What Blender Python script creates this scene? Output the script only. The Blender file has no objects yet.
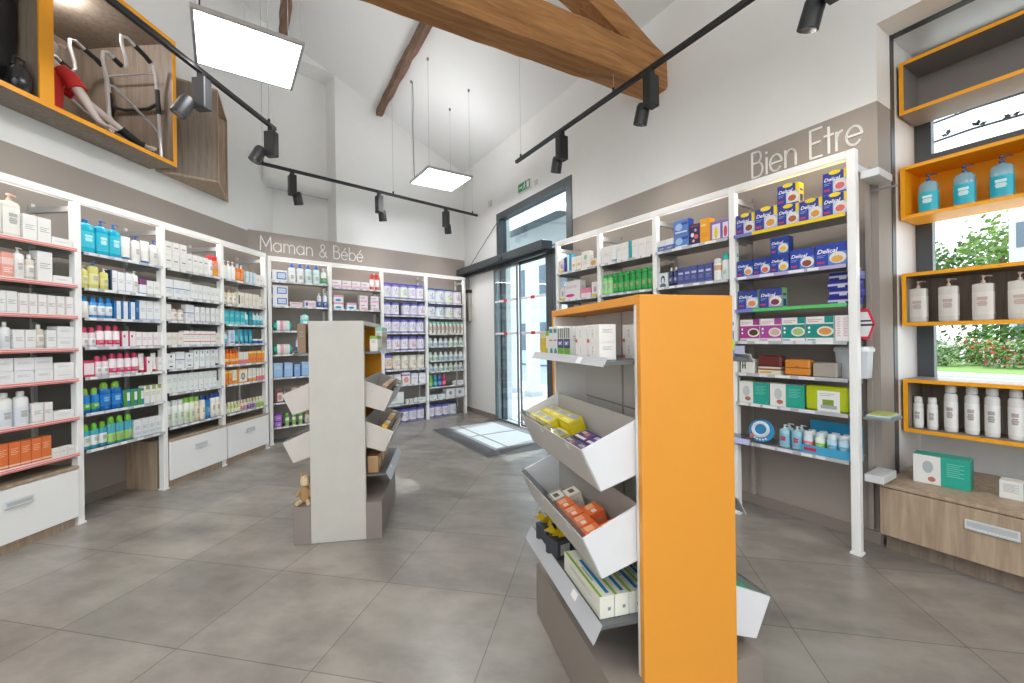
import bpy, bmesh, math, random
from mathutils import Vector, Matrix
random.seed(7)
SC = bpy.context.scene
COL = SC.collection
PI = math.pi

# ---------------------------------------------------------------- materials
def lin(c):
    return c/12.92 if c <= 0.04045 else ((c+0.055)/1.055)**2.4
def rgb(h):
    h = h.lstrip('#')
    return tuple(lin(int(h[i:i+2], 16)/255) for i in (0, 2, 4)) + (1,)
MATS = {}
def new_mat(name):
    m = bpy.data.materials.new(name); m.use_nodes = True
    nt = m.node_tree; b = nt.nodes['Principled BSDF']
    return m, nt, b
def mat(h, rough=0.45, metal=0.0, name=None, var=0.06, trans=0.0, bump=0.0, coat=0.0, alpha=1.0):
    """plain paint, card or plastic with a faint mottling of its own"""
    key = (h, rough, metal, trans, bump, coat, alpha)
    if key in MATS: return MATS[key]
    m, nt, b = new_mat(name or 'surface_%s' % h.lstrip('#'))
    c = rgb(h)
    tc = nt.nodes.new('ShaderNodeTexCoord'); nz = nt.nodes.new('ShaderNodeTexNoise')
    nz.inputs['Scale'].default_value = 9.0; nz.inputs['Detail'].default_value = 2.0
    nt.links.new(tc.outputs['Object'], nz.inputs['Vector'])
    mx = nt.nodes.new('ShaderNodeMix'); mx.data_type = 'RGBA'
    mx.inputs['A'].default_value = c
    mx.inputs['B'].default_value = tuple(x*(1-var*2) for x in c[:3]) + (1,)
    nt.links.new(nz.outputs['Fac'], mx.inputs['Factor'])
    nt.links.new(mx.outputs['Result'], b.inputs['Base Color'])
    b.inputs['Roughness'].default_value = rough; b.inputs['Metallic'].default_value = metal
    b.inputs['Transmission Weight'].default_value = trans
    if coat: b.inputs['Coat Weight'].default_value = coat
    if alpha < 1: b.inputs['Alpha'].default_value = alpha
    if bump:
        n2 = nt.nodes.new('ShaderNodeTexNoise'); n2.inputs['Scale'].default_value = 160
        nt.links.new(tc.outputs['Object'], n2.inputs['Vector'])
        bp = nt.nodes.new('ShaderNodeBump'); bp.inputs['Strength'].default_value = bump; bp.inputs['Distance'].default_value = 0.002
        nt.links.new(n2.outputs['Fac'], bp.inputs['Height']); nt.links.new(bp.outputs['Normal'], b.inputs['Normal'])
    MATS[key] = m
    return m
def emis(h, s, name):
    k = ('em', h, s)
    if k in MATS: return MATS[k]
    m, nt, b = new_mat(name)
    b.inputs['Base Color'].default_value = rgb(h)
    b.inputs['Emission Color'].default_value = rgb(h); b.inputs['Emission Strength'].default_value = s
    MATS[k] = m; return m
def wood(name, a, c, scale=(18, 18, 1.3), rough=0.5, axis_noise=1.0):
    if name in MATS: return MATS[name]
    m, nt, b = new_mat(name)
    tc = nt.nodes.new('ShaderNodeTexCoord'); mp = nt.nodes.new('ShaderNodeMapping')
    mp.inputs['Scale'].default_value = scale
    nt.links.new(tc.outputs['Object'], mp.inputs['Vector'])
    n1 = nt.nodes.new('ShaderNodeTexNoise'); n1.inputs['Scale'].default_value = 1.6; n1.inputs['Detail'].default_value = 8; n1.inputs['Roughness'].default_value = .65
    n1.inputs['Distortion'].default_value = .6
    nt.links.new(mp.outputs['Vector'], n1.inputs['Vector'])
    cr = nt.nodes.new('ShaderNodeValToRGB')
    cr.color_ramp.elements[0].position = .32; cr.color_ramp.elements[0].color = rgb(a)
    cr.color_ramp.elements[1].position = .68; cr.color_ramp.elements[1].color = rgb(c)
    nt.links.new(n1.outputs['Fac'], cr.inputs['Fac']); nt.links.new(cr.outputs['Color'], b.inputs['Base Color'])
    b.inputs['Roughness'].default_value = rough
    bp = nt.nodes.new('ShaderNodeBump'); bp.inputs['Strength'].default_value = .15; bp.inputs['Distance'].default_value = .003
    nt.links.new(n1.outputs['Fac'], bp.inputs['Height']); nt.links.new(bp.outputs['Normal'], b.inputs['Normal'])
    MATS[name] = m; return m
def thin_glass(name, tint, refl=1.0):
    if name in MATS: return MATS[name]
    m = bpy.data.materials.new(name); m.use_nodes = True; nt = m.node_tree; nt.nodes.clear()
    o = nt.nodes.new('ShaderNodeOutputMaterial'); t = nt.nodes.new('ShaderNodeBsdfTransparent'); t.inputs[0].default_value = rgb(tint)
    g = nt.nodes.new('ShaderNodeBsdfGlossy'); g.inputs['Roughness'].default_value = .02
    f = nt.nodes.new('ShaderNodeLayerWeight'); pw = nt.nodes.new('ShaderNodeMath'); pw.operation = 'POWER'; pw.inputs[1].default_value = 4.5
    nt.links.new(f.outputs['Facing'], pw.inputs[0])
    mu = nt.nodes.new('ShaderNodeMath'); mu.operation = 'MULTIPLY_ADD'; mu.inputs[1].default_value = .45*refl; mu.inputs[2].default_value = .03*refl
    mx = nt.nodes.new('ShaderNodeMixShader')
    nt.links.new(pw.outputs[0], mu.inputs[0]); nt.links.new(mu.outputs[0], mx.inputs[0])
    nt.links.new(t.outputs[0], mx.inputs[1]); nt.links.new(g.outputs[0], mx.inputs[2]); nt.links.new(mx.outputs[0], o.inputs[0])
    MATS[name] = m; return m

WHITE = mat('#f2f1ef', .55, name='white_wall_paint', var=.015, bump=.05)
TAUPE = mat('#a1978f', .6, name='taupe_wall_paint', var=.02, bump=.05)
LAC = mat('#f3f2f0', .35, name='white_lacquer', var=.01)
ALU = mat('#dcdee0', .35, .15, name='brushed_aluminium', var=.03)
GREYSHELF = mat('#9a9c9e', .4, .3, name='grey_shelf_steel', var=.03)
DARK = mat('#2b2b2d', .4, .1, name='black_track_metal', var=.03)
ANTH = mat('#4d5256', .4, .2, name='anthracite_frame', var=.03)
ORANGE = mat('#fdab14', .42, name='orange_laminate', var=.03)
TAUPEL = mat('#8d827a', .5, name='taupe_laminate', var=.03)
OAK = wood('grey_oak_laminate', '#9c8671', '#bda78f')
OAKD = wood('dark_grey_oak', '#76685b', '#988879')
BEAMW = wood('old_oak_beam', '#8a5c34', '#c08a52', scale=(11, .9, 11), rough=.75)
PURLW = wood('old_purlin', '#5e4636', '#937562', scale=(1.5, 14, 14), rough=.8)
PANELEM = emis('#ffffff', 16.0, 'lit_led_diffuser')
GLASS = thin_glass('clear_glass', '#f4f8f8')
SHELFG = thin_glass('tinted_glass_shelf', '#c3c9c7', 1.2)
ORANGEP = mat('#e79a34', .4, name='orange_panel', var=.02)
GLASSG = thin_glass('door_glass', '#e3eef2', 1.6)
ACRY = thin_glass('clear_acrylic', '#e4e8ea', 2.5)

# ---------------------------------------------------------------- mesh builder
class MB:
    def __init__(s):
        s.bm = bmesh.new(); s.mats = []
    def mi(s, m):
        if m not in s.mats: s.mats.append(m)
        return s.mats.index(m)
    def face(s, pts, m, smooth=False):
        vs = [s.bm.verts.new(p) for p in pts]
        f = s.bm.faces.new(vs); f.material_index = s.mi(m); f.smooth = smooth
        return f
    def box(s, x0, x1, y0, y1, z0, z1, m, mx=None):
        x0, x1 = min(x0, x1), max(x0, x1); y0, y1 = min(y0, y1), max(y0, y1); z0, z1 = min(z0, z1), max(z0, z1)
        P = [Vector((x, y, z)) for x in (x0, x1) for y in (y0, y1) for z in (z0, z1)]
        if mx is not None: P = [mx @ p for p in P]
        v = [s.bm.verts.new(p) for p in P]
        for q in ((0, 1, 3, 2), (4, 6, 7, 5), (0, 4, 5, 1), (2, 3, 7, 6), (0, 2, 6, 4), (1, 5, 7, 3)):
            f = s.bm.faces.new([v[i] for i in q]); f.material_index = s.mi(m)
        return s
    def prism(s, poly, z0, z1, m, mx=None, sidemats=None):
        """poly of (x, y) counter-clockwise, raised from z0 to z1"""
        mx = mx or Matrix()
        lo = [s.bm.verts.new(mx @ Vector((x, y, z0))) for x, y in poly]
        hi = [s.bm.verts.new(mx @ Vector((x, y, z1))) for x, y in poly]
        k = s.mi(m); n = len(poly)
        f = s.bm.faces.new(lo[::-1]); f.material_index = k
        f = s.bm.faces.new(hi); f.material_index = k
        for i in range(n):
            j = (i+1) % n
            f = s.bm.faces.new((lo[i], lo[j], hi[j], hi[i])); f.material_index = s.mi(sidemats[i]) if sidemats else k
        return s
    def bevel(s, w, seg=1):
        bmesh.ops.bevel(s.bm, geom=list(s.bm.edges), offset=w, segments=seg, affect='EDGES', profile=.6)
        return s
    def lathe(s, prof, mats, cx=0, cy=0, sx=1, sy=1, n=16, e=2.0, mx=None):
        """prof of (r, z); mats one per segment; e > 2 squares the section"""
        mx = mx or Matrix()
        rings = []
        for r, z in prof:
            ring = []
            for i in range(n):
                a = 2*PI*(i+.5)/n; c, t = math.cos(a), math.sin(a)
                q = (abs(c)**e + abs(t)**e)**(-1/e)
                ring.append(s.bm.verts.new(mx @ Vector((cx+c*q*r*sx, cy+t*q*r*sy, z))))
            rings.append(ring)
        if not isinstance(mats, (list, tuple)): mats = [mats]*(len(prof)-1)
        for k in range(len(prof)-1):
            mi = s.mi(mats[k])
            for i in range(n):
                j = (i+1) % n
                f = s.bm.faces.new((rings[k][i], rings[k][j], rings[k+1][j], rings[k+1][i])); f.material_index = mi; f.smooth = True
        f = s.bm.faces.new(rings[0][::-1]); f.material_index = s.mi(mats[0])
        f = s.bm.faces.new(rings[-1]); f.material_index = s.mi(mats[-1])
        return s
    def tube(s, path, r, m, n=8, closed=False, rad=None):
        path = [Vector(p) for p in path]; rings = []; up = None
        N = len(path)
        for i, p in enumerate(path):
            a = path[(i-1) % N] if (i or closed) else p; b = path[(i+1) % N] if (i < N-1 or closed) else p
            t = (b-a).normalized()
            if up is None:
                up = Vector((0, 0, 1)) if abs(t.z) < .9 else Vector((1, 0, 0))
            x = t.cross(up)
            if x.length < 1e-4: x = t.orthogonal()
            x.normalize(); y = x.cross(t).normalized(); up = y
            rr = rad[i] if rad else r
            rings.append([s.bm.verts.new(p + x*rr*math.cos(2*PI*k/n) + y*rr*math.sin(2*PI*k/n)) for k in range(n)])
        mi = s.mi(m)
        L = N if closed else N-1
        for i in range(L):
            A, B = rings[i], rings[(i+1) % N]
            for k in range(n):
                j = (k+1) % n
                f = s.bm.faces.new((A[k], A[j], B[j], B[k])); f.material_index = mi; f.smooth = True
        if not closed:
            f = s.bm.faces.new(rings[0][::-1]); f.material_index = mi
            f = s.bm.faces.new(rings[-1]); f.material_index = mi
        return s
    def geom(s, verts, faces, m, mx):
        vs = [s.bm.verts.new(mx @ Vector(v)) for v in verts]
        for f in faces:
            try:
                g = s.bm.faces.new([vs[i] for i in f]); g.material_index = s.mi(m)
            except ValueError: pass
        return s
    def mesh(s, name, recalc=True, sharp=.6):
        if recalc: bmesh.ops.recalc_face_normals(s.bm, faces=list(s.bm.faces))
        me = bpy.data.meshes.new(name); s.bm.to_mesh(me); s.bm.free()
        for m in s.mats: me.materials.append(m)
        me.set_sharp_from_angle(angle=sharp)
        return me
    def obj(s, name, parent=None, link=True, **kw):
        o = bpy.data.objects.new(name, s.mesh(name, **kw))
        if link: COL.objects.link(o)
        if parent: o.parent = parent
        return o

def tag(o, label=None, cat=None, group=None, kind=None):
    if label: o['label'] = label
    if cat: o['category'] = cat
    if group: o['group'] = group
    if kind: o['kind'] = kind
    return o
def struct(o):
    o['kind'] = 'structure'; return o
def empty(name, loc=(0, 0, 0), rz=0, label=None, cat=None, group=None):
    o = bpy.data.objects.new(name, None); COL.objects.link(o); o.location = loc; o.rotation_euler = (0, 0, rz)
    return tag(o, label, cat, group)

class Frame:
    """a wall's own axes: x to the right as one faces it, y into it, z up"""
    def __init__(s, p, deg):
        s.r = math.radians(deg); s.p = Vector((p[0], p[1], 0))
        s.M = Matrix.Translation(s.p) @ Matrix.Rotation(s.r, 4, 'Z')
    def __call__(s, x, y, z=0): return s.M @ Vector((x, y, z))
    def place(s, o, x=0, y=0, z=0, rz=0):
        o.location = s(x, y, z); o.rotation_euler = (0, 0, s.r+rz); return o
    def empty(s, name, x=0, y=0, z=0, label=None, cat=None, group=None, rz=0):
        o = empty(name, (0, 0, 0), 0, label, cat, group); return s.place(o, x, y, z, rz)
FL = Frame((-3.1414, 3.0671), 86.03)    # left shelving fronts
FF = Frame((-3.0503, 5.2913), 43.4)     # back shelving fronts
FR = Frame((2.0027, 2.4806), -56.84)    # right shelving fronts
FW = Frame((2.263, 2.594), -58.94)      # right wall face
LY, FY = .38, .29                       # wall faces behind the left and back shelving

# flat letters: block text from Blender's own font
_tc = {}
def text_geom(t, bold=.0, shear=.0):
    k = (t, bold, shear)
    if k not in _tc:
        cu = bpy.data.curves.new('t', 'FONT'); cu.body = t; cu.offset = bold; cu.shear = shear; cu.resolution_u = 3
        o = bpy.data.objects.new('t', cu); COL.objects.link(o)
        bpy.context.view_layer.update()
        me = bpy.data.meshes.new_from_object(o.evaluated_get(bpy.context.evaluated_depsgraph_get()))
        vs = [v.co.copy() for v in me.vertices]; fs = [tuple(p.vertices) for p in me.polygons]
        COL.objects.unlink(o); bpy.data.objects.remove(o); bpy.data.meshes.remove(me)
        x0 = min(v.x for v in vs); x1 = max(v.x for v in vs); y0 = min(v.y for v in vs); y1 = max(v.y for v in vs)
        _tc[k] = ([((v.x-x0)/(x1-x0), (v.y-y0)/(y1-y0)) for v in vs], fs, (x1-x0)/(y1-y0))
    return _tc[k]

# ---------------------------------------------------------------- goods on the shelves
def decal(mb, w, h, x0, y, dl, face='f', d=0):
    """printed patches on the front (or right / left side) of a box whose front is at y"""
    e = .0005
    def q(a0, a1, b0, b1, c, k=1):
        m = mat(c, .4)
        if face == 'f': P = [(x0+a0*w, y-e*k, b0*h), (x0+a1*w, y-e*k, b0*h), (x0+a1*w, y-e*k, b1*h), (x0+a0*w, y-e*k, b1*h)]
        elif face == 'r': P = [(x0+w+e*k, y+a0*d, b0*h), (x0+w+e*k, y+a1*d, b0*h), (x0+w+e*k, y+a1*d, b1*h), (x0+w+e*k, y+a0*d, b1*h)]
        else: P = [(x0-e*k, y+d-a0*d, b0*h), (x0-e*k, y+d-a1*d, b0*h), (x0-e*k, y+d-a1*d, b1*h), (x0-e*k, y+d-a0*d, b1*h)]
        mb.face(P, m)
    for k, D in enumerate(dl):
        k = k*.4+1
        if D[0] == 'b': q(.0, 1., D[1], D[2], D[3], k)
        elif D[0] == 'r': q(D[1], D[2], D[3], D[4], D[5], k)
        elif D[0] == 'l':
            for i in range(D[4]):
                q(D[1], D[1]+(D[2]-D[1])*(1-.25*(i % 2)), D[3]-i*.07, D[3]-i*.07+.022, D[5], k)
        elif D[0] == 'e' and face == 'f':
            mb.face([(x0+(D[1]+D[3]*math.cos(a*PI/7))*w, y-e*k, (D[2]+D[4]*math.sin(a*PI/7))*h) for a in range(14)], mat(D[5], .4))
        elif D[0] == 't' and face == 'f':
            vs, fs, ar = text_geom(D[1], .015, D[6] if len(D) > 6 else 0)
            tw = D[4]*w; th = min(tw/ar, .3*h)
            mb.geom([(x0+D[2]*w+vx*tw, y-e*k, D[3]*h+vy*th) for vx, vy in vs], fs, mat(D[5], .4), Matrix())
def carton(w, h, d, base, dec=(), side=None, top=None, lside=None, bev=.0012, nm='carton', topdec=()):
    mb = MB(); m = mat(base, .42)
    mb.box(-w/2, w/2, 0, d, 0, h, m); mb.bevel(bev)
    decal(mb, w, h, -w/2, 0, dec)
    sd = side if side is not None else [x for x in dec if x[0] in 'b'] + [('l', .2, .8, .7, 3, '#9a9a9a')]
    decal(mb, w, h, -w/2, 0, sd, 'r', d)
    decal(mb, w, h, -w/2, 0, lside if lside is not None else sd, 'l', d)
    if top: mb.face([(-w/2+.001, .001, h+.0005), (w/2-.001, .001, h+.0005), (w/2-.001, d-.001, h+.0005), (-w/2+.001, d-.001, h+.0005)], mat(top, .4))
    for k_, (a0, a1, b0, b1, c_) in enumerate(topdec): mb.face([(-w/2+a0*w, b0*d, h+.0009+k_*.0003), (-w/2+a1*w, b0*d, h+.0009+k_*.0003), (-w/2+a1*w, b1*d, h+.0009+k_*.0003), (-w/2+a0*w, b1*d, h+.0009+k_*.0003)], mat(c_, .4))
    return [(nm, mb)]
def bottle(w, h, d, body, cap, lab=None, kind='cap', e=2.0, cf=.16, neck=.35, shoulder=.1, name='bottle', rough=.25, trans=0, stripe=None, liquid=None):
    """a moulded bottle with its cap or pump as a child; lab = (z0, z1, colour)"""
    r = 1.0; bm_ = mat(body, rough, trans=trans); hb = h*(1-cf)
    sx, sy = w/2, d/2; mb = MB()
    z1, z2 = (lab[0]*hb, lab[1]*hb) if lab else (.25*hb, .6*hb)
    lm = mat(lab[2], .4) if lab else bm_
    sh = hb*(1-shoulder)
    z2 = min(z2, sh*.98)
    lo = mat(liquid, rough, trans=trans) if liquid else bm_
    prof = [(.88, 0), (.98, .02*h), (1., .05*h), (1, z1), (1.012, z1+.0004), (1.012, z2), (1, z2+.0004), (1, sh), (.8, sh+(hb-sh)*.6), (neck+.06, hb*.985), (neck, hb)]
    ms = [lo, lo, lo, lm, lm, lm, bm_, bm_, bm_, bm_]
    mb.lathe(prof, ms, 0, d/2, sx, sy, 16, e)
    if lab:
        k = mat(stripe or '#b7b7b2', .4)
        for i, zz in enumerate((.72, .58, .5, .42)):
            zc = z1+(z2-z1)*zz; t = (z2-z1)*(.035 if i else .07)
            ww = .45*(1-.15*(i % 2))
            # letters as small bars that follow the front of the label
            pts = []
            for s_ in (-1, -.5, 0, .5, 1):
                a = -PI/2+s_*ww; c, q = math.cos(a), math.sin(a); f = (abs(c)**e+abs(q)**e)**(-1/e)
                pts.append((c*f*sx*1.03, d/2+q*f*sy*1.03-.0003))
            for (ax, ay), (bx, by) in zip(pts, pts[1:]): mb.face([(ax, ay, zc-t), (bx, by, zc-t), (bx, by, zc+t), (ax, ay, zc+t)], k)
    out = [(name, mb)]
    c = MB(); cm = mat(cap, .3); ch = h*cf; base = min(sx, sy)
    nr = neck*min(1, base/ (w/2) if w else 1)
    cr = max(base*neck*1.25, .0075)
    if kind == 'cap':
        c.lathe([(cr, hb-.002), (cr*1.05, hb+ch*.1), (cr*1.05, hb+ch*.85), (cr*.8, h)], cm, 0, d/2, n=14); out.append(('cap', c))
    elif kind == 'flip':
        c.lathe([(1, hb-.004), (1.02, hb), (1.0, hb+ch*.8), (.85, h)], cm, 0, d/2, sx*.8, sy*.8, 14, e); out.append(('cap', c))
    elif kind in ('dome', 'hood'):
        kk = .62 if kind == 'dome' else .95
        c.lathe([(.98, hb-.004), (1.0, hb+ch*.2), (.93, hb+ch*.6), (.65, hb+ch*.9), (.3, h)], cm, 0, d/2, sx*kk, max(sy*kk, min(sy*.95, sx*kk)), 14); out.append(('cap', c))
    elif kind == 'pump':
        rr = max(cr*.9, .008)
        c.lathe([(rr, hb-.004), (rr, hb+ch*.3), (rr*.55, hb+ch*.36), (rr*.4, hb+ch*.4), (rr*.4, hb+ch*.7), (rr*.95, hb+ch*.74), (rr*.95, h*.99), (rr*.7, h)], cm, 0, d/2, n=12)
        c.tube([(0, d/2, h-ch*.13), (sx*.45, d/2, h-ch*.1), (sx*.85, d/2, h-ch*.2)], rr*.32, cm, 8); out.append(('pump_head', c))
    return out
def cream_tube(w, h, d, body, cap, lab='#e9e6e0'):
    mb = MB(); b = mat(body, .3); n = 14; rows = []
    ch = h*.14
    for k, t in enumerate((0, .1, .5, .9, 1)):
        z = ch+(h-ch)*t; sy = d/2*(1-t)+.0015*t; sx = w/2*(.78+.22*t)
        rows.append([mb.bm.verts.new((sx*math.cos(2*PI*i/n), d/2+sy*math.sin(2*PI*i/n), z)) for i in range(n)])
    l = mat(lab, .4)
    for k in range(4):
        for i in range(n):
            j = (i+1) % n; f = mb.bm.faces.new((rows[k][i], rows[k][j], rows[k+1][j], rows[k+1][i])); f.smooth = True
            f.material_index = mb.mi(l if (k == 1 and 7 <= i <= 13) else b)
    f = mb.bm.faces.new(rows[-1]); f.material_index = mb.mi(b)
    c = MB(); c.lathe([(.95, 0), (1, .002), (.92, ch)], mat(cap, .35), 0, d/2, w*.37, d*.42, 14)
    return [('cream_tube', mb), ('cap', c)]
def tin(r, h, body, lid, lab=None, name='powder_tin', spot=None):
    mb = MB(); b = mat(body, .3); l = mat(lab or body, .35); hb = h*.9
    mb.lathe([(r*.97, 0), (r, .003), (r, hb*.12), (r*1.005, hb*.121), (r*1.005, hb*.86), (r, hb*.861), (r, hb)], [ALU, b, b, l, b, b], 0, r, n=20)
    s = mat(spot or '#8f86c8', .35)
    for (a0, a1, z0, z1, m_) in ((-.5, .5, .62, .74, mat('#5a55a0', .4)), (-.35, .45, .28, .5, s), (-.5, .1, .54, .58, mat('#9a9ab0', .4))):
        P = [(math.sin(a)*r*1.012, r-math.cos(a)*r*1.012) for a in (a0, (a0+a1)/2, a1)]
        for (ax, ay), (bx, by) in zip(P, P[1:]): mb.face([(ax, ay, hb*z0), (bx, by, hb*z0), (bx, by, hb*z1), (ax, ay, hb*z1)], m_)
    c = MB(); c.lathe([(r*.99, hb-.003), (r*1.03, hb-.002), (r*1.03, h*.985), (r*.96, h)], mat(lid, .35), 0, r, n=20)
    return [(name, mb), ('lid', c)]
def jar(r, h, body, lid):
    mb = MB(); mb.lathe([(r*.9, 0), (r, .004), (r, h*.6), (r*.9, h*.64)], mat(body, .25), 0, r, n=18)
    c = MB(); c.lathe([(r*.98, h*.62), (r*1.02, h*.65), (r*1.02, h*.96), (r*.95, h)], mat(lid, .3), 0, r, n=18)
    return [('jar', mb), ('lid', c)]
def pack(w, h, d, base, dec=(), name='wipes_pack'):
    """a soft film pack with pinched ends"""
    mb = MB(); m = mat(base, .35)
    n = 10; nx = 7; rings = []
    for k in range(nx):
        t = k/(nx-1); x = -w/2+w*t; p = min(1, math.sin(PI*min(max(t, .0), 1))*2.2); p = max(p, .25)
        rings.append([mb.bm.verts.new((x, d/2+math.copysign(abs(math.cos(2*PI*(i+.5)/n))**.45, math.cos(2*PI*(i+.5)/n))*d/2*(.6+.4*p), h/2+math.copysign(abs(math.sin(2*PI*(i+.5)/n))**.45, math.sin(2*PI*(i+.5)/n))*h/2*p)) for i in range(n)])
    cols = dec or [base]*(nx-1)
    for k in range(nx-1):
        for i in range(n):
            j = (i+1) % n; f = mb.bm.faces.new((rings[k][i], rings[k][j], rings[k+1][j], rings[k+1][i])); f.smooth = True; f.material_index = mb.mi(mat(cols[k], .35))
    for rr in (rings[0][::-1], rings[-1]):
        f = mb.bm.faces.new(rr); f.material_index = mb.mi(mat(cols[0], .35))
    zb = min(v.co.z for v in mb.bm.verts)
    for v in mb.bm.verts: v.co.z -= zb
    return [(name, mb)]

G7 = '#a5a5a5'
def lines(c=G7, z=.6, n=3): return ('l', .15, .85, z, n, c)
PR = {}   # key: (builder result factory, width, height, depth, category, description)
def D(key, w, h, d, cat, desc, fn): PR[key] = dict(w=w, h=h, d=d, cat=cat, desc=desc, fn=fn, proto=None)
KN = {'del_flat': 'supplement_box', 'del': 'dessert_pack', 'meal': 'meal_box', 'sun': 'sun_care_carton', 'g': 'supplement_carton', 'r': 'care_carton', 'white': 'lotion_carton', 'milk': 'milk_carton',
      'pink': 'baby_care_carton', 'soft': 'cream_carton', 'small': 'cereal_carton', 'lime': 'carrying_case', 'wine': 'leather_case', 'tan': 'leather_case', 'greige': 'small_case', 'aircast': 'device_box', 'win': 'device_box'}
def Dc(key, w, h, d, desc, base, dec=(), **k):
    k['nm'] = KN.get(key) or KN.get(key.split('_')[0]) or 'carton'
    D(key, w, h, d, 'box', desc, lambda: carton(w, h, d, base, dec, **k))
def Db(key, w, h, d, desc, *a, **k): D(key, w, h, d, 'bottle', desc, lambda: bottle(w, h, d, *a, **k))
def proto(key):
    P = PR[key]
    if P['proto'] is None:
        parts = P['fn'](); root = None
        for nm, mb in parts:
            o = mb.obj(nm, link=False)
            if root is None: root = o
            else: o.parent = root
            P.setdefault('kids', [])
            if o is not root: P['kids'].append(o)
        P['proto'] = root
    return P['proto'], P.get('kids', [])
def put(key, M, label, group=None, cat=None):
    src, kids = proto(key)
    r = src.copy(); COL.objects.link(r); r.matrix_world = M
    for c in kids:
        k = c.copy(); k.parent = r; k.matrix_parent_inverse = Matrix(); COL.objects.link(k)
    tag(r, label, cat or PR[key]['cat'], group)
    return r

ORD = ['first', 'second', 'third', 'fourth', 'fifth', 'sixth', 'seventh', 'eighth', 'ninth', 'tenth', 'eleventh', 'twelfth', 'thirteenth', 'fourteenth']
def shelf_row(F, x0, x1, z, spec, where, y=.012, fill=True, head=None):
    """spec: 'key*n key*n^2 _0.1' left to right; ^2 stacks two high, _ leaves a gap"""
    items = []
    for t in spec.split():
        if t[0] == '_': items.append((None, float(t[1:]), 1)); continue
        st = 1
        if '^' in t: t, s_ = t.split('^'); st = int(s_)
        n = 1
        if '*' in t: t, s_ = t.split('*'); n = int(s_)
        for _ in range(n): items.append((t, PR[t]['w'], st))
    tot = sum(i[1] for i in items)
    real = sum(1 for i in items if i[0])
    sx = max(1, min(1.16, ((x1-x0)-.005*real)/tot)) if fill else 1
    items = [(a, b*sx, c) for a, b, c in items]; tot *= sx; space = (x1-x0)-tot
    hm = max(PR[a]['h']*c+.001*c for a, b, c in items if a)
    sz = max(1, min(1.17, (head-.03)/hm)) if head else 1
    gap = max(.002, space/max(1, real)) if fill else .006
    gap = min(gap, .05 if fill else gap)
    scale_over = tot + .002*real > (x1-x0)
    x = x0+gap/2
    cnt = {}
    for k, w, st in items:
        if k: cnt[k] = cnt.get(k, 0)+st
    n = 0
    seen = {}
    for k, w, st in items:
        if k is None: x += w; continue
        n += 1; seen[k] = seen.get(k, 0)+1
        P = PR[k]
        for s_ in range(st):
            d = P['desc']; multi = cnt[k] > 1
            lay = (['lower ', 'upper '][s_] if st == 2 else (['lowest ', 'middle ', 'top '][s_] if st == 3 else ''))
            tot_k = sum(1 for i in items if i[0] == k)
            if tot_k > 1: pos = ', %s%s such from the left' % (lay, ORD[seen[k]-1])
            elif st > 1: pos = ', %s' % (lay.strip()+' of a stack')
            else: pos = ''
            lab = d+pos+', '+where
            if len(lab.split()) > 16: print('LONG', len(lab.split()), lab)
            M = F.M @ Matrix.Translation((x+w/2, y+random.uniform(-.003, .003), z+.001+s_*(P['h']*sz+.001))) @ Matrix.Rotation(random.uniform(-.02, .02), 4, 'Z') @ Matrix.Diagonal((sx, 1.05 if head else 1, sz, 1))
            put(k, M, lab, (('%s, %s' % (d, where)) if multi else None))
        x += w+gap
    if scale_over: print('OVER', where, round(tot-(x1-x0), 3))
# ---------------------------------------------------------------- the range of goods
R_ = lambda *a: ('r',)+a
# whites and creams of the leftmost bay
Db('cream_pump', .085, .245, .06, 'large cream lotion pump bottle', '#e9e4da', '#f0ddd0', (.12, .8, '#f3f0ea'), kind='pump', e=4, name='pump_bottle')
Db('cream_pump2', .085, .245, .06, 'large cream pump bottle, coral head', '#e6e3d6', '#f0b79c', (.12, .8, '#f0eee6'), kind='pump', e=4, name='pump_bottle')
Dc('white_tall', .072, .15, .05, 'tall plain white carton', '#efedea', [lines()])
Dc('white_mid', .055, .125, .05, 'medium white carton', '#f1f0ee', [('b', .05, .12, '#d9d5d2'), lines()])
Dc('white_mid_b', .05, .12, .05, 'white carton with pale pink edge', '#f2efee', [('r', 0, .12, 0, 1, '#e9cfcb'), lines()])
Dc('white_low', .12, .055, .08, 'low white carton', '#f2f1ef', [lines('#c2c0be', .6, 2)])
Dc('white_low2', .10, .075, .08, 'squat white carton', '#efefef', [lines('#bcbcbc', .65, 3)])
Dc('white_big', .085, .19, .06, 'big white carton with grey print', '#f1f0ee', [lines(), ('b', 0, .06, '#dcd8d4')])
Dc('coral_box', .06, .15, .05, 'coral pink carton', '#f1a99a', [('b', .55, .8, '#f5d6cd'), lines('#ffffff', .4, 3)])
Dc('dark_box', .065, .09, .05, 'small dark grey carton', '#5a6065', [lines('#9aa0a5')])
Dc('blue_flat', .12, .045, .06, 'flat sky blue carton', '#3fb4dc', [lines('#e8f6fb', .7, 2)])
Db('white_pump', .055, .19, .045, 'white pump bottle', '#f3f2f0', '#efeeec', (.15, .75, '#e8e5e1'), kind='pump', e=3, name='pump_bottle')
Db('white_bot', .052, .17, .042, 'white lotion bottle', '#f3f3f2', '#e9e9e8', (.15, .7, '#e2e5e8'))
Db('white_bot_l', .075, .205, .06, 'large white bottle with cream cap', '#f1f1f0', '#ecebe6', (.1, .62, '#dfe3ea'), cf=.13, neck=.45)
Db('beige_bot', .055, .16, .045, 'beige bottle with white cap', '#d9d2c6', '#f1efeb', (.2, .7, '#e9e4da'))
Db('blue_mini', .042, .10, .035, 'small blue bottle, green cap', '#1f6fae', '#4c9a3c', (.2, .7, '#2a84c4'), kind='dome')
Dc('orange_ctn', .055, .14, .05, 'upright orange carton', '#e9793c', [('b', .1, .16, '#f6d9c6'), lines('#f5c6a6', .75, 4)])
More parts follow.
